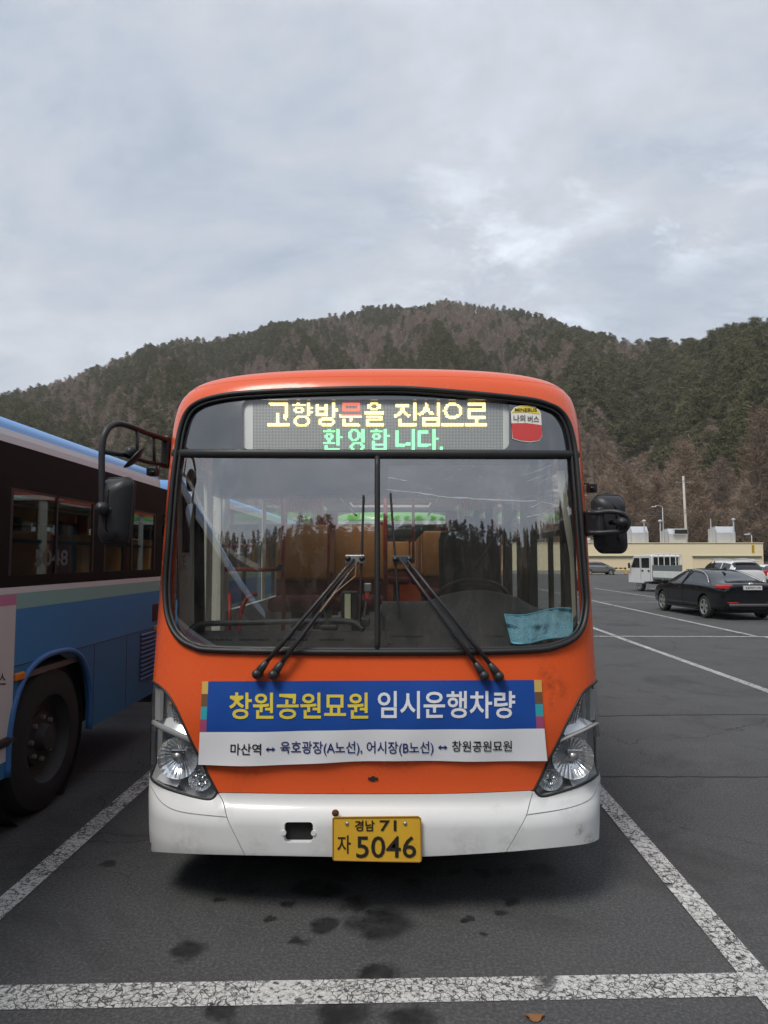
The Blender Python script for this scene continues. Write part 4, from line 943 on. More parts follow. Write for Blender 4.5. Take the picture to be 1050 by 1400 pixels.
def daylight_panel_mat():
    m = bpy.data.materials.new('translucent_daylight_panel'); m.use_nodes = True; t = m.node_tree; t.nodes.clear(); o = t.nodes.new('ShaderNodeOutputMaterial'); a = t.nodes.new('ShaderNodeBsdfTranslucent'); a.inputs[0].default_value = (.9, .9, .88, 1); b = t.nodes.new('ShaderNodeBsdfTransparent'); x = t.nodes.new('ShaderNodeMixShader'); x.inputs[0].default_value = .5
    t.links.new(a.outputs[0], x.inputs[1]); t.links.new(b.outputs[0], x.inputs[2]); t.links.new(x.outputs[0], o.inputs[0]); return m
HMAT = daylight_panel_mat()
for (ya, yb) in DAYLIGHT_GAPS: o = bp_('added_daylight_panel', boxmm(A[i0][0] - .01, A[i1][0] + .01, ya - .01, yb + .01, VTOP + .012, VTOP + .016), HMAT)  # added translucent panels over the openings, only there to brighten the cabin
HEAD = mat('ceiling_lining', (0.8, 0.8, 0.78), 0.7); INTW = mat('interior_wall_grey', (0.45, 0.45, 0.43), 0.6, var=0.1); FLM = mat('bus_floor_vinyl', (0.18, 0.18, 0.18), 0.6, var=0.2)
for s in (-1, 1): bp_('ceiling', boxmm(CX + s * .64, CX + s * 1.1, 4.05, YR - .1, 2.62, 2.66), HEAD)
_e = [4.05] + [y for h_ in DAYLIGHT_GAPS for y in h_] + [YR - .1]
for k in range(0, len(_e), 2): bp_('ceiling_strip', boxmm(CX - .64, CX + .64, _e[k], _e[k + 1], 2.621, 2.659), HEAD)
bp_('sign_box', boxmm(CX - .95, CX + .95, 3.84, 4.02, 2.34, 2.60), BLACKP)
bp_('added_header_screen', boxmm(CX - 1.1, CX + 1.1, 4.45, 4.62, 2.16, 2.615, .02), BLACKP)  # added dark box that keeps the bright ceiling out of sight
bp_('floor_slab', boxmm(CX - 1.15, CX + 1.15, 3.78, YR - .05, .42, FLOORZ), FLM)
bp_('front_bulkhead', boxmm(CX - 1.05, CX + 1.05, 3.60, 3.70, .40, 1.22), INTW)
bp_('rear_panel', boxmm(CX - 1.18, CX + 1.18, YR - .03, YR + .03, .40, 1.72), ORANGE); bp_('rear_panel', boxmm(CX - 1.1, CX + 1.1, YR - .03, YR + .03, 2.60, 2.82), ORANGE)
for s in (-1, 1): bp_('rear_post', boxmm(CX + s * .98, CX + s * 1.19, YR - .032, YR + .028, 1.72, 2.62), ORANGE)
bp_('rear_window', boxmm(CX - .98, CX + .98, YR - .01, YR, 1.72, 2.60), SIDEGL)
for s in (-1, 1):
    xi = CX + s * 1.16; xo = CX + s * 1.206
    bp_('inner_wall', boxmm(xi - .02, xi + .02, 5.15 if s < 0 else 4.1, YR - .05, FLOORZ, 1.36), INTW)
    posts = [5.15, 6.62, 7.9, 9.2, 10.5, 11.8, 12.3] if s < 0 else [4.12, 5.28, 6.45, 7.75, 9.05, 10.35, 11.65, 12.3]
    for i, y in enumerate(posts):
        m__ = CREAM if (s < 0 and i < 2) else (INTW if s < 0 else BLACKP)
        wd = .16 if s < 0 else (.10, .30, .12, .12, .12, .12, .12, .12)[i]
        bp_('window_post', boxmm(xi - .03, xo + .002, y, y + wd, 1.30, 2.40, .008), m__)
        if i + 1 < len(posts) and posts[i + 1] - y > .6:
            y1 = posts[i + 1]; p_ = bp_('side_window', boxmm(xo - .012, xo - .006, y + wd, y1, 1.33, 2.37), SIDEGL)
            obj('window_rail', boxmm(xo - .03, xo, y + wd, y1, 1.90, 1.935), BLACKP, p_); obj('slider_post', boxmm(xo - .03, xo, (y + wd + y1) / 2 - .02, (y + wd + y1) / 2 + .02, 1.36, 1.90), BLACKP, p_)
# folding door at the entrance
dr = bp_('entrance_door', boxmm(CX - 1.205, CX - 1.165, 4.12, 4.20, .45, 2.34, .006), CREAM)
for y in (4.60, 4.68, 5.07): obj('door_frame', boxmm(CX - 1.20, CX - 1.165, y, y + .07, .45, 2.34, .006), CREAM, dr)
for y0, y1 in ((4.20, 4.60), (4.75, 5.07)):
    obj('door_glass', boxmm(CX - 1.19, CX - 1.184, y0, y1, .55, 2.28), SIDEGL, dr)
    obj('door_rail', boxmm(CX - 1.20, CX - 1.168, y0, y1, .45, .56), CREAM, dr); obj('door_rail', boxmm(CX - 1.20, CX - 1.168, y0, y1, 2.27, 2.34), CREAM, dr)
# tall narrow ducts and trim beside the door
def slab_px(x0t, x1t, x0b, x1b, yt, yb, Y, th, name, m_):
    a, b2, c_, d_ = at(x0t, yt, Y), at(x1t, yt, Y), at(x1b, yb, Y), at(x0b, yb, Y)
    return bp_(name, prism([(p[0], p[2]) for p in (a, b2, c_, d_)], Y, Y + th), m_)
slab_px(240, 262, 246, 262, 640, 862, 4.04, .05, 'pillar_trim', CREAM)
slab_px(250, 259, 249, 259, 660, 755, 4.03, .008, 'pillar_slot', BLACKP)
t_ = slab_px(247.5, 256.5, 247.5, 256.5, 756, 776, 4.025, .012, 'switch_plate', CREAM)
for k in range(3): obj('switch_button', xf(lathe([(0, -.008), (.008, -.006), (.009, .004)], 10), Matrix.Translation(at(252, 760 + k * 6, 4.02))), STEELD, t_, True)
bp_('door_column', tube([at(271, 655, 4.2), at(273, 870, 4.2)], .034, 12), BLACKP, True)
slab_px(289, 302, 285, 301, 673, 862, 4.95, .05, 'door_post', CREAM)
# ------------------------------------------------------------------ cab and seats
def seat(x, y, z=FLOORZ, w_=.44, back=SEATO, low=SEATM, hb=.66, name='seat'):
    o = bp_(name, xf(box((0, 0, .46), (w_, .44, .12), .05, 3), Matrix.Translation((x, y, z))), low, True)
    b2 = obj('backrest', xf(box((0, 0, 0), (w_, .10, hb), .045, 3), Matrix.Translation((x, y + .22, z + .46 + hb / 2 - .02)) @ Matrix.Rotation(R(-8), 4, 'X')), low, o, True)
    obj('back_pad', xf(box((0, 0, 0), (w_ * .97, .06, hb * .72), .028, 3), Matrix.Translation((x, y + .175, z + .46 + hb / 2 + .085)) @ Matrix.Rotation(R(-8), 4, 'X')), back, o, True)
    obj('seat_leg', boxmm(x - .05, x + .05, y - .05, y + .1, z, z + .42), BLACKP, o)
    hp = catmull([(x + w_ * .47, y + .22, z + .6), (x + w_ * .5, y + .25, z + 1.0), (x + w_ * .42, y + .28, z + 1.14)], 4); obj('grab_rail', tube(hp, .014, 6), REDP, o, True)
    return o
seat(-.82, 5.55, .93); seat(-.34, 5.62, .93); seat(-1.0, 6.9, .93)
for y in (6.9, 7.8, 8.7, 9.6): seat(.46, y, .93); seat(.84, y + .02, .93)
for y in (8.0, 9.0, 10.0): seat(-.95, y, .93); seat(-.50, y, .93)
for x in (-.95, -.5, -.05, .4, .8): seat(x, 11.3, .93)
ds = seat(.53, 4.95, .90, .46, SEATB, SEATB, .60, 'driver_seat')
obj('head_rest', xf(box((0, 0, 0), (.30, .09, .16), .04, 3), Matrix.Translation((.53, 5.24, 1.98))), SEATB, ds, True)
# poles and rails
def pole(pts, r=.0165, m_=None): return bp_('grab_pole', tube(pts, r, 10), m_ or REDP, True)
pole([at(387, 640, 5.3), at(387.5, 872, 5.3)]); pole([at(309, 746, 5.05), at(346, 746.5, 5.5)], .013); pole([at(306, 778, 5.1), at(352, 779, 5.2), at(389, 778, 5.3)])
pole([at(270, 745, 4.9), at(310, 746, 5.05)], .013)
pole(catmull([at(326, 866, 4.9), at(330, 835, 4.95), at(338, 818, 5.0), at(350, 812, 5.1)], 5)); pole([at(314, 812, 5.0), at(314, 866, 4.9)], .012)
pole([at(527, 640, 5.6), at(527, 830, 5.6)]); pole([at(440, 640, 7.5), at(440, 790, 7.5)]); pole([at(565, 640, 8.0), at(565, 770, 8.0)])
c = at(384, 777, 5.27); bp_('pole_clamp', box(c, (.05, .05, .055), .012), BLACKP)
for s, x in ((-1, -.75), (1, .5)): bp_('ceiling_rail', tube([(x, 4.6, 2.5), (x, 11.8, 2.5)], .016, 8), STEELD, True)
# dashboard
def dash(name, xs, prof, m_):
    V, Fc = [], []; n = None
    for x in xs:
        pr = prof(x); n = len(pr); V += [(x, y, z) for y, z in pr]
    for i in range(len(xs) - 1):
        for k in range(n - 1): Fc.append((i * n + k, i * n + k + 1, (i + 1) * n + k + 1, (i + 1) * n + k))
    return bp_(name, (V, Fc), m_, True)
_hx = [at(520, 822, 4.0)[0], at(580, 822, 4.0)[0], at(612, 812, 4.0)[0], at(650, 806.5, 4.0)[0], at(698, 814, 4.0)[0], at(735, 831, 4.0)[0], at(772, 836, 4.0)[0], 1.02]
_hz = [at(520, 822, 4.0)[2], at(580, 822, 4.0)[2], at(612, 812, 4.0)[2], at(650, 806.5, 4.0)[2], at(698, 814, 4.0)[2], at(735, 831, 4.0)[2], at(772, 836, 4.0)[2], 1.43]
hz = pch(_hx, _hz)
def fr(x): return float(YF(1.27)) + DEP * float(np.interp(min(abs(x - CX) / 1.213, .999), _X, _Y)) + .03
DASHM = mat('dash_grey_plastic', (0.030, 0.031, 0.033), 0.5, var=0.15, vscale=14, bump=0.06, bscale=250)
def profr(x):
    z = float(hz(x)); y0 = fr(x); y1 = max(3.92, y0 + .25)
    return [(y0 - .02, 1.18), (y0, 1.265), (y0 + .05, 1.285), (y0 * .5 + y1 * .5, 1.28 * .45 + z * .55), (y1 - .03, z - .015), (y1, z), (y1 + .05, z + .002), (y1 + .16, z - .02), (y1 + .2, z - .12), (y1 + .22, .9)]
d1 = dash('driver_dashboard', np.linspace(-.10, .99, 40), profr, DASHM)
def profl(x):
    y0 = fr(x); return [(y0 - .02, 1.18), (y0, 1.262), (y0 + .04, 1.272), (4.15, 1.292), (4.2, 1.31), (4.24, 1.30), (4.26, .9)]
d2 = dash('passenger_dashboard', np.linspace(-1.30, -.12, 30), profl, DASHM)
bp_('dash_end', boxmm(-.125, -.095, 3.62, 4.22, .9, 1.47, .01), DARKG)
def vent(x0, x1, y0, y1, par, n=9):
    a, b2 = at(x0, y1, 3.60), at(x1, y0, 3.60); o = obj('dash_vent', boxmm(a[0], b2[0], 3.612, 3.63, a[2], b2[2]), mat('vent_black', (.008, .008, .009), .8), par)
    for k in range(n): x = a[0] + (b2[0] - a[0]) * (k + .5) / n; obj('vent_fin', boxmm(x - .002, x + .002, 3.606, 3.625, a[2], b2[2]), DARKG, o)
for x0, x1 in ((534, 578), (610, 642), (652, 690)): vent(x0, x1, 869.5, 874.5, d1)
for x0, x1 in ((283, 316), (326, 366), (378, 420), (436, 470)): vent(x0, x1, 874, 876.5, d2, 5)
bp_('dash_rail', tube(catmull([at(256, 872, 3.95), at(262, 860, 3.98), at(280, 853, 4.02), at(350, 851, 4.05), at(430, 849, 4.05), at(480, 850, 4.05), at(497, 860, 4.0)], 6), .017, 8), DARKG, True)
# steering wheel
cw = at(645, 828, 4.42); M = Matrix.Translation((cw[0], 4.42, 1.475)) @ Matrix.Rotation(R(52), 4, 'X')
ring = [tuple(M @ Vector((.232 * math.cos(a), 0, .232 * math.sin(a)))) for a in np.linspace(0, 2 * math.pi, 41)[:-1]]
swh = bp_('steering_wheel', tube(ring, .0155, 10, True), BLACKP, True)
for a in (R(200), R(340), R(270)): obj('wheel_spoke', tube([tuple(M @ Vector((0, .01, 0))), tuple(M @ Vector((.225 * math.cos(a), 0, .225 * math.sin(a))))], .016, 6), BLACKP, swh)
obj('wheel_hub', xf(lathe([(0, -.03), (.06, -.025), (.07, .02), (0, .04)], 20), M), BLACKP, swh, True); obj('steering_column', tube([(cw[0], 4.44, 1.42), (cw[0], 4.25, 1.0)], .045, 10), BLACKP, swh, True)
# bits on the dash: pass reader, holder, note
b_ = bp_('fare_reader', box(at(478, 826, 4.12), (.10, .07, .16), .012), BLACKP); obj('reader_screen', boxmm(*[at(474.5, 0, 4.07)[0], at(482, 0, 4.07)[0], 4.07, 4.08], at(478, 852, 4.07)[2], at(478, 812, 4.07)[2]), mat('cream_note', (.72, .72, .45), .6), b_)
b_ = bp_('card_stand', box(at(450, 858, 3.98), (.10, .05, .03), .008), BLACKP); obj('stand_leg', tube([at(449, 855, 3.99), at(441, 828, 4.02), at(446, 810, 4.04)], .007, 6), BLACKP, b_)
b_ = bp_('dash_device', box(at(499, 850, 3.85), (.055, .05, .05), .01), BLACKP); obj('device_stem', tube([at(497, 845, 3.86), at(501, 820, 3.9), at(503, 806, 3.92)], .006, 6), BLACKP, b_); obj('red_cap', box(at(502, 815, 3.9), (.026, .026, .04), .006), REDP, b_); obj('device_head', box(at(503, 803, 3.9), (.04, .03, .05), .006), STEELD, b_)
bp_('sun_visor_strap', tube([at(650, 775, 5.0), at(706, 697, 4.6)], .022, 4, flat=.25), BLACKP)
# films stuck inside the windscreen
film = dens([(530, 634), (700, 634), (757, 632), (760, 690), (735, 704), (700, 690), (620, 679), (560, 676), (530, 668)], 10)
pan('sun_film', uvp(film), glass('grey_sun_film', (0.42, 0.43, 0.45), 0.0, 1.3, dust=0.08, dscale=6), off=-0.022, thick=0, step=0.06)
SCR = mat('film_crease_white', (0.45, 0.46, 0.48), 0.6)
random.seed(11); V, Fc = [], []
def scratch(x0, y0, x1, y1, wpx, jit=.8, n=5):
    P = [(x0 + (x1 - x0) * k / n + random.uniform(-jit, jit), y0 + (y1 - y0) * k / n + random.uniform(-jit, jit)) for k in range(n + 1)]
    top_ = SP(*np.array([(x, y - wpx * random.uniform(.1, .7) / 2) for x, y in P]).T, -0.018); bo = SP(*np.array([(x, y + wpx * random.uniform(.2, 1) / 2) for x, y in P]).T, -0.018); k0 = len(V)
    V.extend(map(tuple, top_)); V.extend(map(tuple, bo)); Fc.extend([(k0 + i, k0 + i + 1, k0 + n + 1 + i + 1, k0 + n + 1 + i) for i in range(n)])
for a in ((530, 651, 557, 656, 2), (528, 668, 560, 671, 1.6), (560, 671, 610, 678, 2.6), (610, 678, 660, 681, 3.2), (660, 681, 735, 684, 2.6), (718, 648, 752, 637, 1), (735, 643, 757, 634, 1), (722, 656, 748, 647, 1), (738, 660, 756, 650, .8), (728, 692, 745, 684, 2), (745, 686, 768, 690, 2.4), (722, 706, 740, 702, 2), (768, 650, 772, 700, 1.3), (776, 640, 781, 690, 1)): scratch(*a)
for _ in range(130):
    x = random.uniform(528, 760); y = random.uniform(640, 712) if random.random() < .75 else random.uniform(634, 650); a = random.gauss(.5, .6); l = random.uniform(.6, 4)
    scratch(x, y, x + l * math.cos(a), y + l * math.sin(a), random.uniform(.25, .7), .1, 2)
tag(bp_('film_scratches', (V, Fc), SCR), kind='stuff')
q1 = catmull([(243, 640), (262, 668), (283, 712), (310, 748), (340, 768), (352, 774)], 6); V, Fc = [], []
A, B = SP(*(q1 + [0, -3.5]).T, -.02), SP(*(q1 + [0, 5.5]).T, -.02); n = len(q1)
bp_('loose_film', (list(map(tuple, A)) + list(map(tuple, B)), [(i, i + 1, n + i + 1, n + i) for i in range(n - 1)]), glass('milky_film', (.75, .77, .78), .02, 1.3, dust=.9, dscale=14))
q = [(768, 640), (781, 640), (795, 740), (799, 840), (793, 846), (789, 760), (778, 700)]
pan('side_curtain', uvp(dens(q, 8)), mat('curtain_beige', (.52, .49, .38), .8, var=.3, vscale=9), off=-0.05, thick=0, step=.05)
# side lamp and wheels
ms = bp_('side_lamp', box(S(.995, .97) + np.array([.045, .35, .62]), (.07, .12, .075), .02), mat('orange_lens', (.75, .16, .05), .25)); obj('lamp_bracket', box(S(.995, .97) + np.array([.0, .35, .62]), (.03, .08, .05), .006), BLACKP, ms)
TYRE = mat('tyre_rubber', (0.024, 0.024, 0.025), 0.85, var=0.25, vscale=14, bump=.1, bscale=90); RIM = mat('wheel_grey_steel', (0.035, 0.035, 0.036), 0.6, metal=.0, var=.2, vscale=9)
def bus_wheel(parent, x, y, r=.49, wd=.27, inward=-1, fix=True):
    prof = [(r * .60, wd / 2), (r * .80, wd / 2 + .005), (r * .95, wd / 2 - .02), (r, wd / 2 - .06), (r, -wd / 2 + .06), (r * .95, -wd / 2 + .02), (r * .60, -wd / 2)]
    M = Matrix.Translation((x, y, r)) @ (Matrix.Identity(4) if inward < 0 else Matrix.Rotation(math.pi, 4, 'Z'))
    o = obj('wheel', xf(lathe(prof, 40, 'X'), M), TYRE, parent, 'auto')
    if fix: part(o)
    rim_ = [(r * .61, wd / 2 - .005), (r * .59, wd / 2 - .02), (r * .54, wd / 2 - .09), (r * .40, wd / 2 - .12), (r * .36, wd / 2 - .07), (r * .20, wd / 2 - .06), (r * .17, wd / 2 + .0), (0, wd / 2 + .005)]
    ri = obj('rim', xf(lathe(rim_, 40, 'X'), M), RIM, o, 'auto')
    for k in range(8):
        a = 2 * math.pi * k / 8; obj('wheel_nut', xf(lathe([(0, .03), (.016, .028), (.018, 0)], 6, 'X'), M @ Matrix.Translation((wd / 2 - .07, r * .29 * math.cos(a), r * .29 * math.sin(a)))), STEELD, o)
    return o
for y in (6.0, 10.2):
    bus_wheel(bus, CX + 1.05, y); bus_wheel(bus, CX - 1.05, y, inward=1)
# ------------------------------------------------------------------ things on the bus: banner and towel
BLUE = mat('banner_blue', (0.012, 0.072, 0.34), 0.42, var=0.12, vscale=3); BWHITE = mat('banner_white', (0.78, 0.79, 0.82), 0.5, var=0.03)
ban = thing('fabric_banner', 'blue and white banner with Korean lettering tied across the orange bus front', 'banner', tuple(SP(510, 1040, .004)))
def bq(s, t):      # banner coordinates: s along 0..1, t down 0..1
    s = np.asarray(s, float); t = np.asarray(t, float)
    xl = 277.5 - 4 * t; xr = 739.5 + 6.0 * t; yt = 931.5 - 2.0 * s; yb = 1043.5 - 6.5 * s + 1.6 * np.sin(s * 9) * np.clip(t, 0, 1)
    return xl + (xr - xl) * s, yt + (yb - yt) * t
def bpos(s, t, off=0.0):
    x, y = bq(s, t); s = np.asarray(s, float); t = np.asarray(t, float)
    wave = 0.008 + 0.004 * np.sin(s * 11 + 1) * t + 0.018 * t ** 3 * (0.6 + .4 * np.sin(s * 7)) + .0022 * np.sin(s * 29 + t * 4) * (.4 + t)
    u_, v_ = inv(x, y); return S(u_, v_, wave + off)
BI = Matrix.Translation(-Vector(ban.location))
def bsheet(name, s0, s1, t0, t1, m_, off=0.0, ns=150, nt_=16, par=None):
    ss, tt = np.meshgrid(np.linspace(s0, s1, ns), np.linspace(t0, t1, nt_)); P = bpos(ss.ravel(), tt.ravel(), off)
    o = obj(name, (list(map(tuple, P)), [(j * ns + i, j * ns + i + 1, (j + 1) * ns + i + 1, (j + 1) * ns + i) for j in range(nt_ - 1) for i in range(ns - 1)]), m_, par or ban, True)
    if par is None: o.matrix_parent_inverse = BI
    return o
TB = .61
bsheet('blue_field', .018, .978, 0, TB, BLUE); bsheet('white_field', 0, 1, TB, 1, BWHITE)
for s0, s1 in ((.0, .018), (.978, 1.0)):
    for k, cc in enumerate(((.62, .42, .11), (.16, .09, .05), (.04, .36, .42), (.36, .07, .16))): bsheet('edge_patch', s0, s1, TB * k / 4, TB * (k + 1) / 4, mat('banner_patch%d' % k, cc, .5), ns=4, nt_=5)
def btext(s, x0, x1, y0, y1, m_, bold):
    V, Fc = fit_text(s, x0, x1, y0, y1, bold); tt = np.full(len(V), .5); ss = (V[:, 0] - 276) / 466
    for _ in range(6):
        x, y = bq(ss, tt); ss = ss + (V[:, 0] - x) / 466; tt = tt + (V[:, 1] - y) / 110
    o = obj('banner_lettering', (list(map(tuple, bpos(ss, tt, .003))), Fc), m_, ban); o.matrix_parent_inverse = BI
BY = mat('banner_yellow', (.78, .62, .07), .45); BW2 = mat('banner_text_white', (.78, .79, .82), .45); BN = mat('banner_text_navy', (.015, .03, .16), .5); BK = mat('banner_text_black', (.015, .015, .017), .5)
btext('창원공원묘원', 314.5, 503.5, 946.5, 982.5, BY, .017); btext('임시운행차량', 516.5, 703.5, 944.5, 981.5, BW2, .017)
btext('마산역', 317, 358.5, 1014.5, 1029.5, BK, .010); btext('육호광장(A노선), 어시장(B노선)', 384, 592.5, 1012, 1031, BN, .010); btext('창원공원묘원', 617.5, 699, 1011.5, 1026, BK, .010)
for x0, x1, y in ((364.5, 377.5, 1022.3), (598.5, 611.5, 1020.5)):
    pts = [(x0, y), (x0 + 4, y - 3.2), (x0 + 4, y - 1), (x1 - 4, y - 1), (x1 - 4, y - 3.2), (x1, y), (x1 - 4, y + 3.2), (x1 - 4, y + 1), (x0 + 4, y + 1), (x0 + 4, y + 3.2)]
    P = np.array(pts); ss = (P[:, 0] - 276) / 466; tt = np.full(len(P), .8)
    for _ in range(6):
        x, yy = bq(ss, tt); ss = ss + (P[:, 0] - x) / 466; tt = tt + (P[:, 1] - yy) / 110
    o = obj('banner_arrow', (list(map(tuple, bpos(ss, tt, .003))), [(0, 1, 9), (5, 6, 4), (2, 3, 7, 8)] if False else [(0, 9, 1), (1, 9, 8, 2), (2, 8, 7, 3), (3, 7, 6, 4), (4, 6, 5)]), BN, ban); o.matrix_parent_inverse = BI
# towel over the driver's dashboard
def towel_mat():
    m = mat('blue_mesh_towel', (.19, .42, .53), .9, var=.3, vscale=30); t = m.node_tree; b = t.nodes['Principled BSDF']
    v = t.nodes.new('ShaderNodeTexVoronoi'); v.inputs['Scale'].default_value = 95; tcn = t.nodes.new('ShaderNodeTexCoord'); t.links.new(tcn.outputs['Object'], v.inputs['Vector'])
    bpn = t.nodes.new('ShaderNodeBump'); bpn.inputs['Strength'].default_value = .9; bpn.inputs['Distance'].default_value = .006; t.links.new(v.outputs['Distance'], bpn.inputs['Height']); t.links.new(bpn.outputs[0], b.inputs['Normal'])
    src = b.inputs['Base Color'].links[0].from_socket; r = t.nodes.new('ShaderNodeMapRange'); t.links.new(v.outputs['Distance'], r.inputs[0]); r.inputs[1].default_value = .12; r.inputs[2].default_value = .42; r.inputs[3].default_value = .8; r.inputs[4].default_value = 0
    x = t.nodes.new('ShaderNodeMix'); x.data_type = 'RGBA'; t.links.new(r.outputs[0], x.inputs[0]); t.links.new(src, x.inputs[6]); x.inputs[7].default_value = (.03, .08, .11, 1); t.links.new(x.outputs[2], b.inputs['Base Color'])
    return m
def towel_pt(s, t):
    xl, xr = 690 + 10 * t, 782 + 1 * t - 4 * max(0, t - .6); yt = 840 - 7 * s + 3 * math.sin(s * 6); yb = 879 - 12 * s ** 2 + 1.5 * math.sin(s * 8)
    x = xl + (xr - xl) * s; y = yt + (yb - yt) * t
    Y = 3.8
    for _ in range(8):
        p = at(x, y, Y); pr = profr(min(max(p[0], -.1), .93))[1:6]; Y = float(np.interp(p[2], [z for _, z in pr], [yy for yy, _ in pr])) - .034
    Y += .020 * math.sin(s * 7 + t * 4) * (.3 + t) + .010 * math.sin(s * 17 - t * 9) + .006 * math.sin(s * 37 + 5 * t) - .035 * t * t - .03 * math.exp(-((t - .30 - .25 * s) / .10) ** 2); p = at(x, y, Y)
    return (p[0], Y, p[2])
ns, nt_ = 34, 18
Vt = [towel_pt(i / (ns - 1), j / (nt_ - 1)) for j in range(nt_) for i in range(ns)]; Ft = [(j * ns + i, j * ns + i + 1, (j + 1) * ns + i + 1, (j + 1) * ns + i) for j in range(nt_ - 1) for i in range(ns - 1)]
nv = len(Vt); Vt += [(x, y + .018, z - .004) for x, y, z in Vt]; Ft += [tuple(nv + i for i in q[::-1]) for q in Ft]
edge_ = [j * ns for j in range(nt_)][::-1] + list(range(ns)) + [j * ns + ns - 1 for j in range(nt_)] + [(nt_ - 1) * ns + i for i in range(ns)][::-1]
for a, b2 in zip(edge_, edge_[1:] + edge_[:1]):
    if a != b2: Ft.append((b2, a, nv + a, nv + b2))
tw = obj('towel', (Vt, Ft), towel_mat(), None, True); tag(tw, 'light blue mesh towel draped over the dashboard behind the windscreen', 'towel')
hem = [Vt[i] for i in edge_ if True]; hem = [h for k, h in enumerate(hem) if k == 0 or h != hem[k - 1]]
obj('towel_hem', tube([(x, y - .002, z) for x, y, z in hem[:-1]], .005, 6, True), mat('towel_hem_blue', (.12, .42, .55), .9), tw, True)
Vb = [(x + .0, y + .035, z - .045 * 1) for x, y, z in Vt[:nv]][(nt_ // 2) * ns:]; obj('towel_fold', (Vb, [(j * ns + i, j * ns + i + 1, (j + 1) * ns + i + 1, (j + 1) * ns + i) for j in range(nt_ - nt_ // 2 - 1) for i in range(ns - 1)]), mat('towel_fold_grey', (.15, .22, .22), .9, var=.3, vscale=40), tw, True)
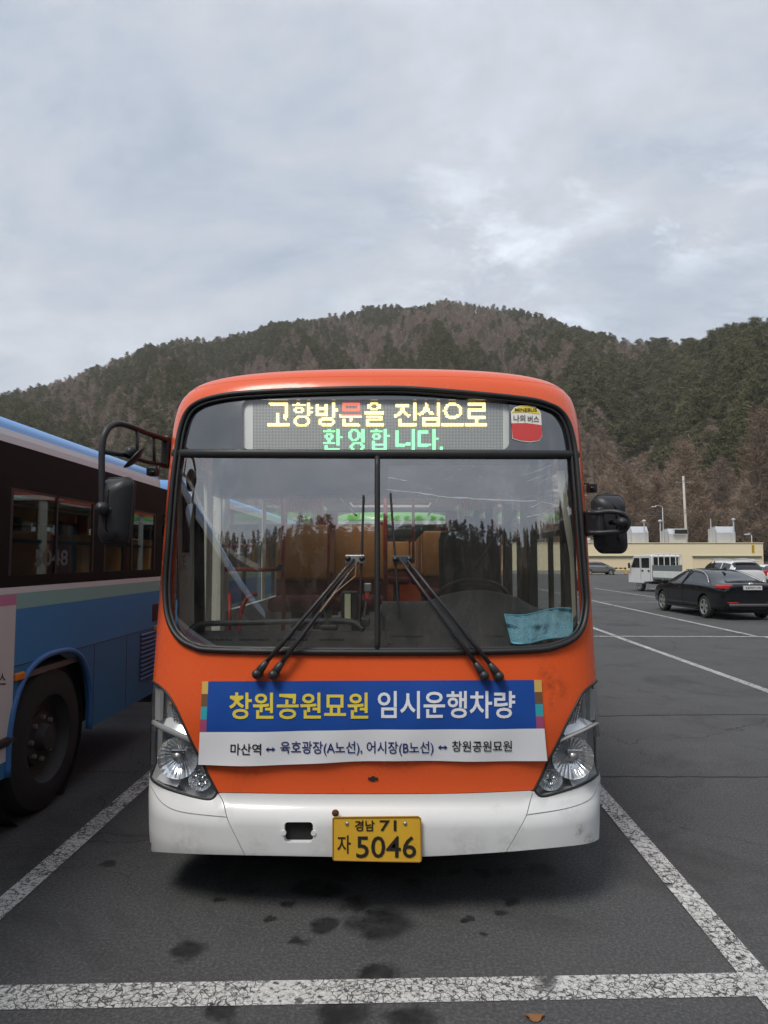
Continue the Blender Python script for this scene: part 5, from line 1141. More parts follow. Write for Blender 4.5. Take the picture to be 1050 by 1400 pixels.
# ------------------------------------------------------------------ blue bus alongside
BLU = mat('bus_mid_blue', (0.055, 0.235, 0.50), 0.55, var=0.08, vscale=1.5, spec=.3); BLU2 = mat('bus_lower_blue', (0.045, 0.19, 0.38), 0.55, var=0.12, vscale=2, spec=.3); BLUR = mat('bus_roof_blue', (0.17, 0.36, 0.70), 0.4, coat=0.15, var=.05)
BLUF = mat('arch_blue', (0.05, 0.17, 0.42), 0.35); MINT = mat('bus_mint_stripe', (0.24, 0.46, 0.44), 0.5, spec=.3); BWH = mat('bus_white_paint', (0.66, 0.70, 0.72), 0.35, coat=.3); WBAND = mat('window_band_black', (0.016, 0.014, 0.014), 0.5, spec=.08, ior=1.4)
DGLS = glass('dark_bus_glass', (0.62, 0.68, 0.66), 0.05, 1.5); AMB = mat('amber_lens', (.75, .22, .03), .3)
def blue_bus(label, x0, yrear, ad=True, number=True, col=None, z_roof=2.75, faceted=True, length=9.0, group=None):
    """x0 = plane of the flank that faces the orange bus; rear end at yrear, nose towards -y"""
    c1, c2, c3 = col or (BLU, BLU2, BLUR)
    b = thing('parked_bus', label, 'bus', (x0 - 1.22, yrear - length / 2, 0), 0, group); ox, oy = x0 - 1.22, yrear - length / 2
    def q(name, vf, m_, sm=False, par=None):
        o = obj(name, ([(x - ox, y - oy, z) for x, y, z in vf[0]], vf[1]), m_, par or b, sm); return o
    y0, y1 = yrear - length, yrear; W = 2.44
    def shell(prof, ya, yb, n=1):  # profile (x offset from flank, z) on both sides, extruded along y with rounded rear
        V, Fc = [], []; ys = [ya, yb - .35, yb - .22, yb - .12, yb - .05, yb]; ins = [0, 0, .02, .055, .11, .2]
        m = len(prof)
        for y, i_ in zip(ys, ins):
            for (dx, z) in prof: V.append((x0 - dx - i_ * (1 if dx < W / 2 else -1) * (0 if abs(dx - W / 2) < .01 else 1), y, z))
        for i in range(len(ys) - 1):
            for k in range(m - 1): Fc.append((i * m + k, i * m + k + 1, (i + 1) * m + k + 1, (i + 1) * m + k))
        Fc.append(tuple(range(m))[::-1]); Fc.append(tuple((len(ys) - 1) * m + k for k in range(m)))
        return V, Fc
    roofp = [(.02, 2.555), (.03, 2.59), (.05, 2.62), (.10, 2.655), (.2, 2.69), (.4, 2.72), (.8, 2.74), (W / 2, z_roof)]; roofp += [(W - a, z) for a, z in roofp[-2::-1]]
    q('roof', shell(roofp, y0, y1), c3, True)
    q('gutter_band', shell([(.0, 2.475), (.003, 2.52), (.012, 2.56), (W - .012, 2.56), (W - .003, 2.52), (W, 2.475)], y0, y1 - .004), BWH)
    wy = 4.83 + (yrear - 7.15); arch = [(wy - .56, .40), (wy - .56, .62), (wy - .53, .78), (wy - .46, .92), (wy - .35, 1.02), (wy - .2, 1.075), (wy, 1.09), (wy + .2, 1.075), (wy + .35, 1.02), (wy + .46, .92), (wy + .53, .78), (wy + .56, .62), (wy + .56, .42)]
    fy = wy - 4.3; arch2 = [(y - 4.3, z) for y, z in arch]
    poly = [(y0, .42)] + [p for p in arch2 if p[0] > y0] + arch + [(y1 - .05, .43), (y1, .55), (y1, 1.066), (y0, 1.066)]
    for s, xx in ((1, x0), (-1, x0 - W)):
        V, Fc = prism(poly, xx, xx - s * .03, 'YZ'); q('lower_panel', (V, Fc), c2)
        q('middle_panel', boxmm(xx - s * .03, xx + s * .002, y0, y1, 1.072, 1.43), c1); q('mint_stripe', boxmm(xx - s * .03, xx + s * .0025, y0, y1, 1.43, 1.53), MINT); q('white_stripe', boxmm(xx - s * .03, xx + s * .003, y0, y1, 1.53, 1.57), BWH)
        q('wheel_arch_lip', tube([(xx + s * .004, y, z) for y, z in catmull(arch, 3)], .022, 8), BLUF, True)
        # window band: frame of posts and rails round the panes
        q('window_rail', boxmm(xx - s * .03, xx - s * .001, y0, y1, 1.572, 1.645), WBAND); q('window_header', boxmm(xx - s * .03, xx - s * .001, y0, y1, 2.20, 2.474), WBAND)
        yy = 4.22 + (yrear - 7.15) - 1.37 * 3
        while yy < y1 - .3:
            ya, yb = max(yy, y0 + .1), min(yy + 1.16, y1 - .30)
            p_ = q('side_window', boxmm(xx - s * .012, xx - s * .008, ya, yb, 1.645, 2.20), DGLS)
            for (a, b2) in ((ya - .01, ya + .02), (yb - .02, yb + .01), ((ya + yb) / 2 - .012, (ya + yb) / 2 + .012)): q('window_frame', boxmm(xx - s * .022, xx - s * .002, a, b2, 1.645, 2.2), BLACKP, par=p_)
            q('top_pane_rail', boxmm(xx - s * .022, xx - s * .002, ya + .02, yb - .02, 2.185, 2.2), BLACKP, par=p_)
            q('window_post', boxmm(xx - s * .03, xx - s * .0015, yb + .01, min(yy + 1.36, y1), 1.645, 2.20), WBAND)
            yy += 1.37
        for y in (wy - .9, wy + .86): pass
        for y, z0, z1 in ((wy + .62, .43, 1.066), (wy + 1.27, .43, 1.066), (wy - 1.4, .42, 1.066)): q('panel_seam', boxmm(xx - s * .01, xx + s * .0012, y - .003, y + .003, z0, z1), RUBBER)
        q('panel_seam', boxmm(xx - s * .02, xx + s * .0008, y0, y1, 1.066, 1.073), RUBBER)
        g = q('engine_grille', boxmm(xx - s * .02, xx + s * .0015, wy + 1.58, wy + 1.98, .60, 1.05), RUBBER)
        for k in range(11): q('grille_slat', xf(box((0, 0, 0), (.02, .385, .016), .003), Matrix.Translation((xx + s * .008, wy + 1.78, .62 + k * .041)) @ Matrix.Rotation(R(s * 28), 4, 'Y')), BLUF, par=g)
        g = q('air_vent', boxmm(xx - s * .02, xx + s * .0035, wy + 1.88, wy + 2.1, 1.13, 1.30), RUBBER)
        for k in range(8): q('vent_slat', boxmm(xx, xx + s * .008, wy + 1.885, wy + 2.095, 1.14 + k * .02, 1.148 + k * .02), BLACKP, par=g)
        for y, z in ((wy - .47, 1.0), (wy + 1.98, 1.06)): q('side_marker', box((xx + s * .008, y, z), (.03, .1, .05), .01), AMB)
        q('skirt_hook', box((xx + s * .0, wy - .62, .62), (.05, .2, .06), .02), BLACKP)
    if ad:
        a = q('side_poster', boxmm(x0 + .0005, x0 + .004, y0 + 1.2, 4.30 + (yrear - 7.15), .50, 1.525), mat('poster_white', (.62, .62, .62), .45, var=.05))
        q('poster_stripe', boxmm(x0 + .002, x0 + .0055, y0 + 1.2, 4.30 + (yrear - 7.15), 1.46, 1.526), mat('poster_pink', (.55, .20, .34), .5), par=a)
        V, Fc = fit_text('스', 0, 1, 1, 0, .01); P = [atx(-1.0 + 9.0 * u_, 936 - 15.5 * v_, x0 + .006) for u_, v_ in zip(V[:, 0], 1 - (1 - V[:, 1]) if False else V[:, 1])]; q('poster_text', (P, Fc), SK, par=a)
    if number:
        V, Fc = fit_text('5048', 0, 1, 1, 0, .02); yb0, yb1 = 4.52 + (yrear - 7.15), 4.98 + (yrear - 7.15)
        q('window_number', ([(x0 - .0065, yb1 - (1 - u_) * (yb1 - yb0), 1.70 + .115 * v_) for u_, v_ in V], Fc), mat('number_grey', (.09, .095, .10), .6))  # dim grey number set just in front of the pane
    q('underbody', boxmm(x0 - W + .1, x0 - .1, y0 + .1, y1 - .2, .45, .95), BLACKP)
    q('interior_floor', boxmm(x0 - W + .04, x0 - .04, y0 + .1, y1 - .1, .96, 1.0), FLM); q('ceiling', boxmm(x0 - W + .05, x0 - .05, y0 + .1, y1 - .1, 2.42, 2.46), HEAD)
    for s in (0,):
        q('rear_wall', prism([(x0 - .14, .5), (x0 - .08, 1.0), (x0 - .1, 1.6), (x0 - W + .1, 1.6), (x0 - W + .08, 1.0), (x0 - W + .14, .5)], y1 - .06, y1 + .0, 'XZ'), c2); q('rear_window', boxmm(x0 - W + .18, x0 - .18, y1 - .05, y1 - .03, 1.6, 2.48), DGLS)
        q('front_wall', boxmm(x0 - W + .03, x0 - .03, y0 - .05, y0, .35, 1.25), c1); q('front_window', boxmm(x0 - W + .08, x0 - .08, y0 - .03, y0 - .02, 1.25, 2.48), DGLS)
    for y in (wy, fy):
        for x, inw in ((x0 - .16, -1), (x0 - W + .16, 1)):
            w_ = bus_wheel(b, x - ox, y - oy, .495, .28, inw, fix=False)
            q('wheel_well', xf(lathe([(.58, -.28), (.58, .10)], 24, 'X'), Matrix.Translation((x, y, .50))), RUBBER)
    for i in range(5):
        y = y0 + 1.6 + i * 1.35
        for x in (x0 - .55, x0 - 1.9):
            st = q('seat', box((x, y, 1.42), (.8, .42, .1), .04), BLU2, True); q('backrest', box((x, y + .22, 1.72), (.8, .09, .6), .04), BLU2, True, par=st)
    return b
blue_bus('blue city bus with mint stripe parked right beside the orange bus', -2.44, 7.15)
blue_bus('blue city bus parked behind the first blue bus, seen through the orange bus door', -2.46, 17.3, ad=False, number=False)
GRN = mat('bus_bright_green', (0.16, 0.50, 0.09), 0.35, coat=.3)
blue_bus('bright green bus parked behind the orange bus, seen through its rear window', 1.05, 23.4, ad=False, number=False, col=(GRN, GRN, GRN))
# ------------------------------------------------------------------ low building, masts and trees at the edge of the lot
BY0 = 79.0
CREAMW = mat('cream_wall_paint', (0.88, 0.76, 0.52), 0.8, var=0.05, vscale=.4, dirt=((.50, .40, .26), .63, .7)); GREENL = mat('green_ledge_paint', (.25, .30, .20), .7); SHEET = mat('galvanised_sheet', (.55, .57, .60), .45, metal=.35, var=.08, vscale=2); CONC = mat('pale_concrete', (.50, .47, .42), .85, var=.15, vscale=2); FOOT = mat('grey_plinth', (.36, .34, .31), .85, var=.1)
bld = thing('low_building', 'long low cream building with a flat roof at the foot of the hill', 'building', (28, BY0 + 5, 0))
def bq_(name, vf, m_, par=None, sm=False): return obj(name, ([(x - 28, y - BY0 - 5, z) for x, y, z in vf[0]], vf[1]), m_, par or bld, sm)
zt = 3.55; xr_ = float(at(1043, 743, BY0)[0]); xl_ = 4.0
bq_('wall', boxmm(xl_, xr_, BY0, BY0 + 10, .0, zt), CREAMW); bq_('plinth', boxmm(xl_ - .02, xr_ + .02, BY0 - .06, BY0 + 10.02, 0, .42), FOOT); bq_('roof', boxmm(xl_ - .08, xr_ + .05, BY0 - .08, BY0 + 10.05, zt, zt + .07), CREAMW)
for x0, x1 in ((800, 868), (946, 1041)):
    a, b2 = at(x0, 760, BY0)[0], at(x1, 760, BY0)[0]; bq_('drip_ledge', boxmm(a, b2, BY0 - .22, BY0 + .02, 2.02, 2.10), GREENL); bq_('ledge_shade_panel', boxmm(a, b2, BY0 - .03, BY0 + .02, .45, 2.02), mat('ledge_shade_tone', (.84, .70, .47), .8))  # slightly darker sheet: eave shade below the ledge put into its colour
sg = bq_('wall_sign', boxmm(at(1027.6, 750, BY0)[0], at(1031.2, 750, BY0)[0], BY0 - .05, BY0 + .01, at(1029, 755.5, BY0)[2], at(1029, 744.5, BY0)[2]), mat('sign_yellow', (.75, .48, .03), .5))
for k in range(4): c = at(1029.4, 746.5 + k * 2.4, BY0 - .055); bq_('sign_mark', boxmm(c[0] - .07, c[0] + .07, BY0 - .058, BY0 - .052, c[2] - .05, c[2] + .05), SK, par=sg)
def hood(x0, x1, ytop, label, open_=False, Y=82.0):
    a, b2 = at(x0, 743, Y), at(x1, ytop, Y); z1 = b2[2]; w_ = b2[0] - a[0]; z0 = zt + .07
    t = thing('roof_duct', label, 'duct', ((a[0] + b2[0]) / 2, Y, z0), 0, 'ducts on the low roof'); h_ = z1 - z0
    prof = [(-.9, 0), (-.9, h_ * .62), (-.35, h_), (.9, h_), (.9, 0)]
    obj('duct_body', prism([(y, z) for y, z in prof], -w_ / 2, w_ / 2, 'YZ'), SHEET, t)
    for k in range(1, 4): obj('duct_seam', boxmm(-w_ / 2 + w_ * k / 4 - .015, -w_ / 2 + w_ * k / 4 + .015, -.92, -.89, .02, h_ * .6), SHEET, t)
    obj('duct_side', boxmm(-w_ / 2 - .35, -w_ / 2, -.6, .7, 0, h_ * .86, .03), SHEET, t)
    if open_:
        o = obj('duct_mouth', boxmm(-w_ * .28, w_ / 2 + .05, -1.25, -.85, h_ * .58, h_ * .95), SHEET, t); obj('mouth_dark', boxmm(-w_ * .24, w_ / 2, -1.27, -1.24, h_ * .63, h_ * .91), RUBBER, o)
    return t
hood(861, 882.5, 720, 'plain grey sheet metal duct on the roof beside the bus mirror'); hood(911, 934, 723, 'sheet metal roof duct with a dark open mouth', True); hood(976, 1000, 720, 'grey hooded roof duct next to the capped vent pipe near the roof end'); hood(800, 812.5, 735.5, 'low grey roof duct with a dark mouth peeking past the orange bus', True)
def vent_pipe(px, ytop, label, cap=True, Y=80.5, r=.07):
    a = at(px, ytop, Y); z0 = zt + .07; t = thing('vent_pipe', label, 'pipe', (a[0], Y, z0), 0, 'thin vent pipes on the low roof'); h_ = a[2] - z0
    obj('pipe', lathe([(r, 0), (r, h_), (0, h_)], 10, 'Z'), SHEET, t, 'auto')
    if cap: obj('pipe_cap', xf(lathe([(r * .9, -.05), (.22, 0), (.24, .08), (.10, .20), (0, .22)], 12, 'Z'), Matrix.Translation((0, 0, h_))), SHEET, t, 'auto')
    return t
vent_pipe(880.5, 713, 'thin capped vent pipe against the plain roof duct'); vent_pipe(902.5, 713, 'thin capped vent pipe left of the open mouthed duct'); vent_pipe(906.5, 712, 'slim uncapped pipe beside the open mouthed duct', False, r=.05); vent_pipe(971.5, 709, 'slim uncapped pipe left of the hooded duct', False, r=.06); vent_pipe(1002.7, 711, 'tall thick vent pipe with wide cap near the roof end', True, r=.085)
def street_lamp(px, ytop, yb, Y, label, arm, zb=0.0):
    a = at(px, ytop, Y); t = thing('street_lamp', label, 'lamp', (a[0], Y, zb)); h_ = a[2] - zb
    obj('post', tube([(0, 0, 0), (0, 0, h_ * .6), (0, 0, h_)], [.08, .06, .045], 8), SHEET, t, True)
    obj('arm', tube(catmull([(0, 0, h_ - .05), (arm * .3, 0, h_ + .25), (arm * .8, 0, h_ + .28), (arm, 0, h_ + .15)], 4), .035, 6), SHEET, t, True); obj('lamp_head', box((arm * 1.15, 0, h_ + .12), (.6, .25, .14), .05), SHEET, t); return t
street_lamp(905.8, 694, 743, 91, 'thin street lamp behind the low building', -1.0); street_lamp(1027.5, 732, 743, 81, 'small gooseneck lamp on the roof end above the yellow sign', -.45, zt + .07)
def utility_pole(pxt, yt, pxb, Y, label):
    a, b2 = at(pxt, yt, Y), at(pxb, 743, Y); t = thing('utility_pole', label, 'pole', (b2[0] + .15, Y, 0)); h_ = a[2]; lean = a[0] - b2[0] - .15
    obj('pole', tube([(0, 0, -.3), (lean * .5, 0, h_ * .5), (lean, 0, h_)], [.21, .17, .13], 12), CONC, t, True)
    obj('crossarm', boxmm(lean - .9, lean + .9, -.06, .06, h_ - .9, h_ - .8), STEELD, t)
    for k in (-.8, 0, .8): obj('insulator', xf(lathe([(0, .16), (.05, .14), (.05, .04), (.07, 0)], 8, 'Z'), Matrix.Translation((lean + k, 0, h_ - .8))), CONC, t)
    return t, np.array([b2[0] + .15 + lean, Y, h_])
up, ptop = utility_pole(934, 651, 938, 90, 'pale concrete utility pole behind the low building')
def wire(p0, p1, sag, label):
    pts = [tuple(np.array(p0) * (1 - t) + np.array(p1) * t - np.array([0, 0, sag * 4 * t * (1 - t)])) for t in np.linspace(0, 1, 17)]
    return tag(obj('overhead_wire', tube(pts, .022, 5), mat('wire_grey', (.12, .12, .12), .6)), label, 'wire', 'overhead wires')
for k, (yp, yl, yr2, lab) in enumerate(((657, 668, 660, 'topmost overhead wire strung across the bare trees'), (697, 700, 699, 'overhead wire at mid height of the concrete pole'), (701, 705, 702, 'lowest overhead wire crossing the concrete pole'))):
    m_ = at(934.5 + (yp - 651) * .04, yp, 89.8); wire(at(700, yl, 92), m_, .5, lab + ', span behind the orange bus'); wire(m_, at(1250, yr2, 96), .6, lab + ', span towards the pines')
def barrier(px, Y, label):
    a = at(px, 786, Y); t = thing('striped_barrier', label, 'barrier', (a[0], Y, 0)); YL = mat('barrier_yellow', (.72, .42, .03), .5)
    for k in range(6): obj('stripe_block', boxmm(-.75 + k * .25, -.5 + k * .25, -.07, .07, .62, .78), YL if k % 2 == 0 else SK, t)
    for x in (-.68, .68): obj('leg', boxmm(x - .08, x + .08, -.08, .08, 0, .62), YL, t); obj('foot', boxmm(x - .14, x + .14, -.14, .14, 0, .06), SK, t)
barrier(847, 76.5, 'yellow and black striped barrier before the cream wall')
# single trees standing in front of the wood
def big_tree(px, ytop, Y, label, seed, narrow, rust, spread=.3):
    a = at(px, ytop, Y); zb = float(hill_h(np.array(a[0]), np.array(Y))); zb = max(zb, 0) - .2; h_ = float(a[2]) - zb
    tr, tw_ = bare_parts(h_, seed, spread, narrow, 6500 if narrow else 6000, .026)
    t = thing('bare_larch' if narrow else 'bare_tree', label, 'tree', (a[0], Y, zb)); PALE = mat('pale_bark', (.19, .155, .125), .9, var=.3, vscale=2)
    obj('trunk', tr, PALE, t, True); obj('crown', tw_, RUST if rust else TWIG, t); return t
big_tree(940, 603, 96, 'tall narrow russet larch right behind the concrete utility pole', 101, True, True, .2)
big_tree(1036, 560, 97, 'tallest narrow larch, rising behind the end of the low building', 102, True, True, .2)
big_tree(862, 618, 99, 'broad bare brown tree above the plain roof duct', 103, False, True)
big_tree(832, 640, 97, 'short bare brown tree next to the bus mirror', 104, False, True)
big_tree(897, 630, 101, 'leafless tree with pale trunk behind the capped vent pipes', 105, False, True)
big_tree(985, 612, 104, 'wide dark bare tree behind the hooded duct', 106, False, False, .36)
big_tree(1012, 640, 95, 'small leafless tree left of the tallest larch', 107, False, True)
big_tree(1062, 600, 98, 'bare tree at the far side of the tallest larch', 108, False, False)
big_tree(958, 650, 95, 'thin bare sapling right of the concrete utility pole', 109, True, True, .26)
# ------------------------------------------------------------------ cars
CARGL = mat('tinted_car_glass', (.012, .013, .016), .05, spec=.7, ior=1.6); TAIL = mat('tail_lamp_red', (.55, .03, .03), .15, coat=.5); ALLOY = mat('alloy_silver', (.62, .61, .58), .3, metal=.8); PLT = mat('plate_white', (.72, .73, .72), .5); TRIMK = mat('car_trim_black', (.018, .018, .019), .5)
def loft(st, mats, glass_y, ws_y, rear_y, wheels, wr_):
    """car body from stations (y, z_bottom, z_shoulder, z_top, half width at shoulder, half width at top)"""
    bm = bmesh.new(); rings = []
    for (y, zb, zs, zr, hw, hr) in st:
        half = [(0, zb), (hw * .86, zb), (hw * .97, zb + .06), (hw, zb + (zs - zb) * .55), (hw * .985, zs), (hw * .95, zs + min(.03, (zr - zs) * .3)), (hr, zr - min(.06, (zr - zs) * .35)), (hr - .10, zr - .008), (0, zr)]
        full = half + [(-x, z) for x, z in half[-2:0:-1]]
        rings.append([bm.verts.new((x, y, z)) for x, z in full])
    n = len(rings[0])
    for i in range(len(rings) - 1):
        ym = (st[i][0] + st[i + 1][0]) / 2
        for k in range(n):
            f_ = bm.faces.new((rings[i][k], rings[i][(k + 1) % n], rings[i + 1][(k + 1) % n], rings[i + 1][k])); j = min(k, n - 1 - k)
            if j == 5 and glass_y[0] < ym < glass_y[1]: f_.material_index = 1
            if j in (6, 7) and (ws_y[0] < ym < ws_y[1]): f_.material_index = 2
            if j in (6, 7) and (rear_y[0] < ym < rear_y[1]): f_.material_index = 3
    bm.faces.new(rings[0][::-1]); bm.faces.new(rings[-1]); bmesh.ops.recalc_face_normals(bm, faces=bm.faces)
    me = bpy.data.meshes.new('loft'); bm.to_mesh(me); bm.free()
    for m_ in mats: me.materials.append(m_)
    o = bpy.data.objects.new('loft', me); COL.objects.link(o); o.modifiers.new('s', 'SUBSURF').levels = 2
    cut = []
    for y in wheels:
        c = obj('cut', lathe([(0, -2), (wr_, -2), (wr_, 2), (0, 2)], 32, 'X')); c.location = (0, y, wr_ * .93)
        b_ = bmesh.new(); b_.from_mesh(c.data); bmesh.ops.remove_doubles(b_, verts=b_.verts, dist=1e-5); bmesh.ops.recalc_face_normals(b_, faces=b_.faces); b_.to_mesh(c.data); b_.free()
        md = o.modifiers.new('b', 'BOOLEAN'); md.object = c; md.operation = 'DIFFERENCE'; md.solver = 'EXACT'; cut.append(c)
    dg = bpy.context.evaluated_depsgraph_get(); res = bpy.data.meshes.new_from_object(o.evaluated_get(dg))
    V = [v.co[:] for v in res.vertices]; groups = {}
    for p_ in res.polygons: groups.setdefault(min(p_.material_index, 3), []).append(tuple(p_.vertices))
    for c in cut: bpy.data.objects.remove(c)
    bpy.data.objects.remove(o)
    outp = {}
    for g_, fs in groups.items():
        used = sorted({i for q in fs for i in q}); mp = {a: k for k, a in enumerate(used)}; outp[g_] = ([V[i] for i in used], [tuple(mp[i] for i in q) for q in fs])
    return outp
def car_wheel(t, x, y, r, wd=.2):
    s = 1 if x > 0 else -1; M = Matrix.Translation((x, y, r)) @ (Matrix.Identity(4) if s > 0 else Matrix.Rotation(math.pi, 4, 'Z'))
    o = obj('wheel', xf(lathe([(r * .66, wd / 2), (r * .9, wd / 2), (r, wd / 2 - .04), (r, -wd / 2 + .04), (r * .9, -wd / 2), (r * .6, -wd / 2)], 28, 'X'), M), TYRE, t, 'auto')
    ri = obj('rim', xf(lathe([(r * .67, wd / 2 - .005), (r * .63, wd / 2 - .03), (r * .58, wd / 2 - .1), (0, wd / 2 - .1)], 28, 'X'), M), TRIMK, o, 'auto')
    for k in range(5):
        a = 2 * math.pi * k / 5; obj('spoke', xf(prism([(-.035, .02), (.035, .02), (.055, r * .64), (-.055, r * .64)], wd / 2 - .05, wd / 2 - .015, 'YZ'), M @ Matrix.Rotation(a, 4, 'X')), ALLOY, o)
    obj('hub', xf(lathe([(r * .68, wd / 2 + .002), (r * .66, wd / 2 + .006), (r * .6, wd / 2 - .01)], 28, 'X'), M), ALLOY, o, True); return o
def car(name, label, loc, rz, st, paint, wb, r, hw, gy, wy_, ry, tail, plate_z=.9, plate_txt=None, extras=None, group=None):
    t = thing(name, label, 'car', loc, rz, group)
    pr = loft(st, [paint, CARGL, CARGL, CARGL], gy, wy_, ry, wb, r * 1.14)
    for g_, nm in ((0, 'body'), (1, 'side_windows'), (2, 'windscreen'), (3, 'rear_window')):
        if g_ in pr:
            if g_ == 1:
                V, Fc = pr[1]
                for s in (-1, 1):
                    fs = [f_ for f_ in Fc if s * sum(V[i][0] for i in f_) > 0]; used = sorted({i for q in fs for i in q}); mp = {a: k for k, a in enumerate(used)}
                    obj('side_window', ([V[i] for i in used], [tuple(mp[i] for i in q) for q in fs]), CARGL, t, True)
            else: obj(nm, pr[g_], paint if g_ == 0 else CARGL, t, 'auto' if g_ == 0 else True)
    for y in wb:
        for s in (-1, 1): car_wheel(t, s * (hw - .12), y, r)
    obj('underbody', boxmm(-hw * .75, hw * .75, st[0][0] + .3, st[-1][0] - .3, .2, .5), TRIMK, t)
    for v_ in tail: obj('tail_lamp', box(v_[0], v_[1], .03, 2, v_[2] if len(v_) > 2 else 0), TAIL, t, True)
    yb = st[0][0]; pl = obj('number_plate', boxmm(-.26, .26, yb - .035, yb + .05, plate_z - .058, plate_z + .058), PLT, t)
    if plate_txt:
        V, Fc = fit_text(plate_txt, -.22, .22, plate_z + .04, plate_z - .04, .02); obj('plate_text', ([(x, yb - .038, z) for x, z in V], Fc), SK, pl)
    for s in (-1, 1):
        o = obj('door_mirror', box((s * (hw + .07), wy_[1] - .35, st[len(st) // 2][2] + .06), (.2, .12, .13), .04), paint, t, True)
        for y in (wb[0] + .35, wb[0] + 1.45): obj('door_handle', box((s * (hw - .005), y, st[len(st) // 2][2] - .08), (.03, .2, .03), .01), paint, t)
    if extras: extras(t)
    return t
SED = [(-2.42, .42, .78, .98, .66, .52), (-2.38, .30, .84, 1.04, .80, .68), (-2.2, .26, .90, 1.075, .88, .74), (-1.78, .24, .94, 1.10, .915, .72), (-1.3, .22, .96, 1.27, .925, .62), (-.8, .22, .96, 1.41, .93, .565), (-.2, .22, .96, 1.465, .93, .57), (.3, .22, .95, 1.45, .93, .56), (.75, .22, .94, 1.33, .93, .60), (1.3, .22, .92, 1.04, .92, .72), (1.75, .24, .86, .95, .91, .70), (2.1, .26, .78, .86, .87, .64), (2.35, .30, .66, .72, .76, .56), (2.42, .40, .58, .62, .60, .46)]
BLKC = mat('black_car_paint', (.007, .008, .011), .12, spec=.4, coat=.35, var=.1); WHC = mat('white_car_paint', (.72, .73, .72), .25, coat=.6); SILV = mat('grey_silver_paint', (.25, .255, .25), .3, metal=.5, coat=.5)
def sedan_extra(t):
    obj('bumper_insert', box((0, -2.40, .44), (1.35, .06, .09), .03), mat('bumper_grey', (.10, .10, .105), .4), t, True); obj('reflector_strip', boxmm(-.72, -.42, -2.425, -2.38, .50, .53), TAIL, t); obj('reflector_strip', boxmm(.42, .72, -2.425, -2.38, .50, .53), TAIL, t)
    obj('trunk_seam', boxmm(-.62, .62, -2.415, -2.37, .685, .692), TRIMK, t); obj('badge', xf(lathe([(0, -.012), (.07, -.01), (.075, 0)], 16), Matrix.Translation((0, -2.36, 1.035)) @ Matrix.Diagonal((1, 1, .5, 1))), CHROME, t, True)
    obj('antenna_fin', prism([(-1.05, 1.385), (-.83, 1.41), (-1.03, 1.50)], -.02, .02, 'YZ'), TRIMK, t)
    for s in (-1, 1):
        P = catmull([(s * .84, -1.62, 1.06), (s * .70, -1.25, 1.24), (s * .60, -.8, 1.36), (s * .585, -.2, 1.415), (s * .58, .3, 1.40)], 5); obj('chrome_strip', tube(P, .014, 6), CHROME, t, True)
        for y in (.92, -.05): obj('door_seam', tube([(s * .928, y, .30), (s * .934, y, .65), (s * .922, y - .03, .93)], .004, 4), TRIMK, t)
        obj('sill_strip', boxmm(s * .88, s * .93, -1.0, 1.0, .24, .29), TRIMK, t)
        obj('window_post', tube([(s * .91, -.05, .97), (s * .60, -.12, 1.40)], .022, 6), TRIMK, t)
sed_tail = [((-.62, -2.33, .95), (.50, .10, .13)), ((.62, -2.33, .95), (.50, .10, .13)), ((-.84, -2.22, .95), (.10, .32, .12), R(8)), ((.84, -2.22, .95), (.10, .32, .12), R(-8))]
car('black_sedan', 'glossy black sedan with silver alloy wheels parked by the white bay line', (9.86, 22.0, 0), R(3), SED, BLKC, (-1.42, 1.40), .335, .93, (-1.6, 1.0), (.3, 1.3), (-1.78, -.8), sed_tail, .93, '34러7179', sedan_extra)
SUV = [(-2.2, .45, .92, 1.02, .66, .55), (-2.17, .34, .98, 1.20, .84, .70), (-2.08, .30, 1.02, 1.42, .89, .66), (-1.85, .28, 1.04, 1.62, .91, .64), (-1.3, .26, 1.04, 1.69, .915, .64), (-.4, .26, 1.03, 1.71, .92, .63), (.3, .26, 1.02, 1.68, .92, .62), (.8, .26, 1.01, 1.48, .92, .66), (1.25, .27, .99, 1.14, .91, .74), (1.7, .28, .94, 1.04, .90, .70), (2.05, .30, .84, .92, .86, .62), (2.18, .40, .70, .76, .68, .5)]
suv_tail = [((-.80, -2.08, 1.05), (.22, .16, .26)), ((.80, -2.08, 1.05), (.22, .16, .26))]
def suv_extra(t):
    for s in (-1, 1): obj('roof_rail', tube([(s * .6, -1.6, 1.70), (s * .6, -.4, 1.76), (s * .58, .4, 1.72)], .02, 6), SHEET, t, True); obj('window_post', tube([(s * .9, -1.0, 1.05), (s * .66, -1.05, 1.62)], .03, 6), WHC, t); obj('window_post', tube([(s * .91, -.1, 1.05), (s * .66, -.12, 1.62)], .025, 6), TRIMK, t)
    obj('rear_spoiler', box((0, -1.95, 1.655), (1.16, .22, .05), .02), WHC, t, True)
car('white_suv', 'white sport utility car with roof rails standing beyond the black sedan', (17.05, 36.0, 0), R(2), SUV, WHC, (-1.32, 1.33), .35, .92, (-1.9, 1.0), (.3, 1.25), (-2.15, -1.85), suv_tail, .78, None, suv_extra)
car('white_sedan', 'white sedan parked next to the white sport utility car', (20.55, 38.6, 0), R(1), SED, WHC, (-1.42, 1.40), .33, .93, (-1.6, 1.0), (.3, 1.3), (-1.78, -.8), sed_tail, .93)
HAT = [(-1.78, .42, .84, .95, .60, .5), (-1.75, .32, .90, 1.12, .74, .62), (-1.62, .28, .93, 1.34, .78, .57), (-1.3, .25, .94, 1.45, .80, .55), (-.5, .24, .93, 1.49, .80, .55), (.1, .24, .92, 1.46, .80, .54), (.6, .24, .91, 1.26, .80, .58), (1.05, .25, .89, 1.02, .79, .64), (1.45, .28, .80, .88, .76, .58), (1.7, .32, .66, .72, .66, .46), (1.77, .40, .56, .60, .5, .4)]
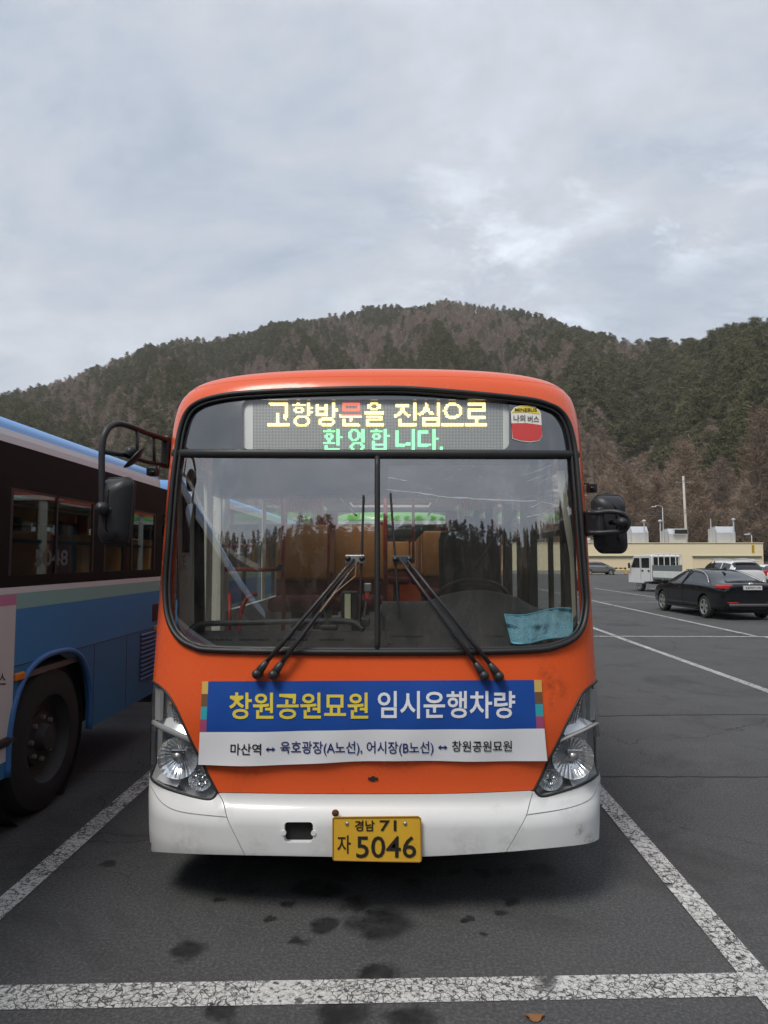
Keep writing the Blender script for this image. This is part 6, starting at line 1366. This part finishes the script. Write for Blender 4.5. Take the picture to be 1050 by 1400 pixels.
car('silver_hatchback', 'small grey silver hatchback parked side-on along the cream wall', (float(at(818, 780, 76.3)[0]), 76.3, 0), R(-90), HAT, SILV, (-1.15, 1.15), .28, .80, (-1.5, .85), (.1, 1.05), (-1.72, -1.3), [((-.68, -1.68, .98), (.14, .14, .22)), ((.68, -1.68, .98), (.14, .14, .22))], .62)
# double-cab truck
def truck():
    t = thing('double_cab_truck', 'white double-cab pickup truck with a barred guard behind the cab', 'truck', (14.1, 36.2, 0), R(11)); TG = mat('truck_guard_grey', (.14, .16, .16), .55, var=.15); W = .84
    prof = [(.15, .55), (.15, 1.92), (.25, 1.97), (1.75, 1.96), (1.9, 1.92), (2.38, 1.22), (2.5, .95), (2.52, .42), (.95, .42), (.9, .5)]
    bm_ = prism(prof, -W, W, 'YZ'); o = obj('cab', bm_, WHC, t); md = o.modifiers.new('bev', 'BEVEL'); md.width = .05; md.segments = 3
    for s in (-1, 1):
        x = s * (W + .003)
        for pts in ([(1.28, 1.27), (1.30, 1.80), (1.83, 1.80), (2.18, 1.27)], [(.35, 1.27), (.35, 1.80), (1.12, 1.80), (1.12, 1.27)]): obj('side_window', prism(pts, x, x + s * .004, 'YZ'), CARGL, t)
        for y in (1.20, .24): obj('door_seam', boxmm(x, x + s * .003, y - .008, y + .008, .6, 1.88), TRIMK, t)
        for y in (1.02, .40): obj('door_handle', box((x + s * .01, y, 1.12), (.03, .16, .08), .01), TRIMK, t)
        obj('door_mirror', box((s * (W + .16), 2.12, 1.38), (.10, .10, .30), .03), TRIMK, t, True); obj('mirror_stay', tube([(s * W, 2.2, 1.35), (s * (W + .14), 2.12, 1.42)], .015, 6), TRIMK, t)
        obj('marker_lamp', box((s * (W + .01), 2.40, 1.0), (.03, .12, .08), .01), AMB, t)
        obj('side_gate', boxmm(s * (W - .03), s * (W + .01), -2.5, .05, .78, 1.12, .012), WHC, t)
        for k in range(4): obj('gate_rib', boxmm(s * (W + .01), s * (W + .022), -2.35 + k * .62, -2.29 + k * .62, .80, 1.10), WHC, t)
        for k, y in enumerate((1.42, -1.25)): car_wheel(t, s * .70, y, .33 if k == 0 else .28, .2)
        obj('side_frame', boxmm(s * .5, s * .56, -2.4, 1.0, .45, .58), TRIMK, t); obj('mud_flap', boxmm(s * .6, s * .8, -1.72, -1.70, .25, .7), TRIMK, t)
    obj('windscreen', prism([(1.93, 1.87), (2.36, 1.27), (2.37, 1.275), (1.94, 1.88)], -.74, .74, 'YZ'), CARGL, t)
    obj('bed_floor', boxmm(-W, W, -2.52, .08, .70, .78), TG, t); obj('tail_gate', boxmm(-W, W, -2.55, -2.51, .78, 1.12, .012), WHC, t); obj('head_board', boxmm(-W - .02, W + .02, .02, .07, .78, 1.42, .01), TG, t)
    g_ = obj('guard_frame', tube(catmull([(-W, .04, 1.40), (-W, .04, 1.80), (-W + .12, .04, 1.98), (0, .04, 2.02), (W - .12, .04, 1.98), (W, .04, 1.80), (W, .04, 1.40)], 5), .03, 8), WHC, t, True)
    for x in (-.5, -.17, .17, .5): obj('guard_bar', tube([(x, .04, 1.40), (x, .04, 2.0)], .025, 6), WHC, g_)
    obj('rear_cab_window', boxmm(-.70, .70, .143, .147, 1.40, 1.84), CARGL, t)
    obj('chassis', boxmm(-.35, .35, -2.4, 2.2, .40, .62), TRIMK, t); obj('bumper', box((0, -2.5, .55), (1.5, .08, .12), .02), TRIMK, t)
    for s in (-1, 1): obj('tail_lamp', box((s * .62, -2.55, .66), (.26, .06, .10), .015), TAIL, t)
truck()
# fallen leaf
p = onground(731, 1393); V = [(p[0] + .035 * math.cos(a) * (1 + .25 * math.sin(3 * a)), p[1] + .022 * math.sin(a), .008 + .006 * math.cos(2 * a)) for a in np.linspace(0, 2 * math.pi, 15)[:-1]]
tag(obj('fallen_leaf', (V + [(x, y, z + .002) for x, y, z in V], [tuple(range(14))[::-1], tuple(range(14, 28))] + [(i, (i + 1) % 14, 14 + (i + 1) % 14, 14 + i) for i in range(14)]), mat('dry_leaf', (.22, .10, .04), .8)), 'dry brown leaf lying by the worn white line', 'leaf')
# ------------------------------------------------------------------ thin winter haze
hz_ = obj('haze', boxmm(-760, 760, -760, 760, -2, 262), None); hm = bpy.data.materials.new('haze_air'); hm.use_nodes = True; ht = hm.node_tree; ht.nodes.clear()
ho = ht.nodes.new('ShaderNodeOutputMaterial'); hv = ht.nodes.new('ShaderNodeVolumePrincipled'); hv.inputs['Color'].default_value = (.93, .92, .90, 1); hv.inputs['Density'].default_value = 0.00032; ht.links.new(hv.outputs[0], ho.inputs['Volume'])
hz_.data.materials.append(hm); tag(hz_, 'thin pale winter haze over the lot and hill', 'haze', kind='stuff')
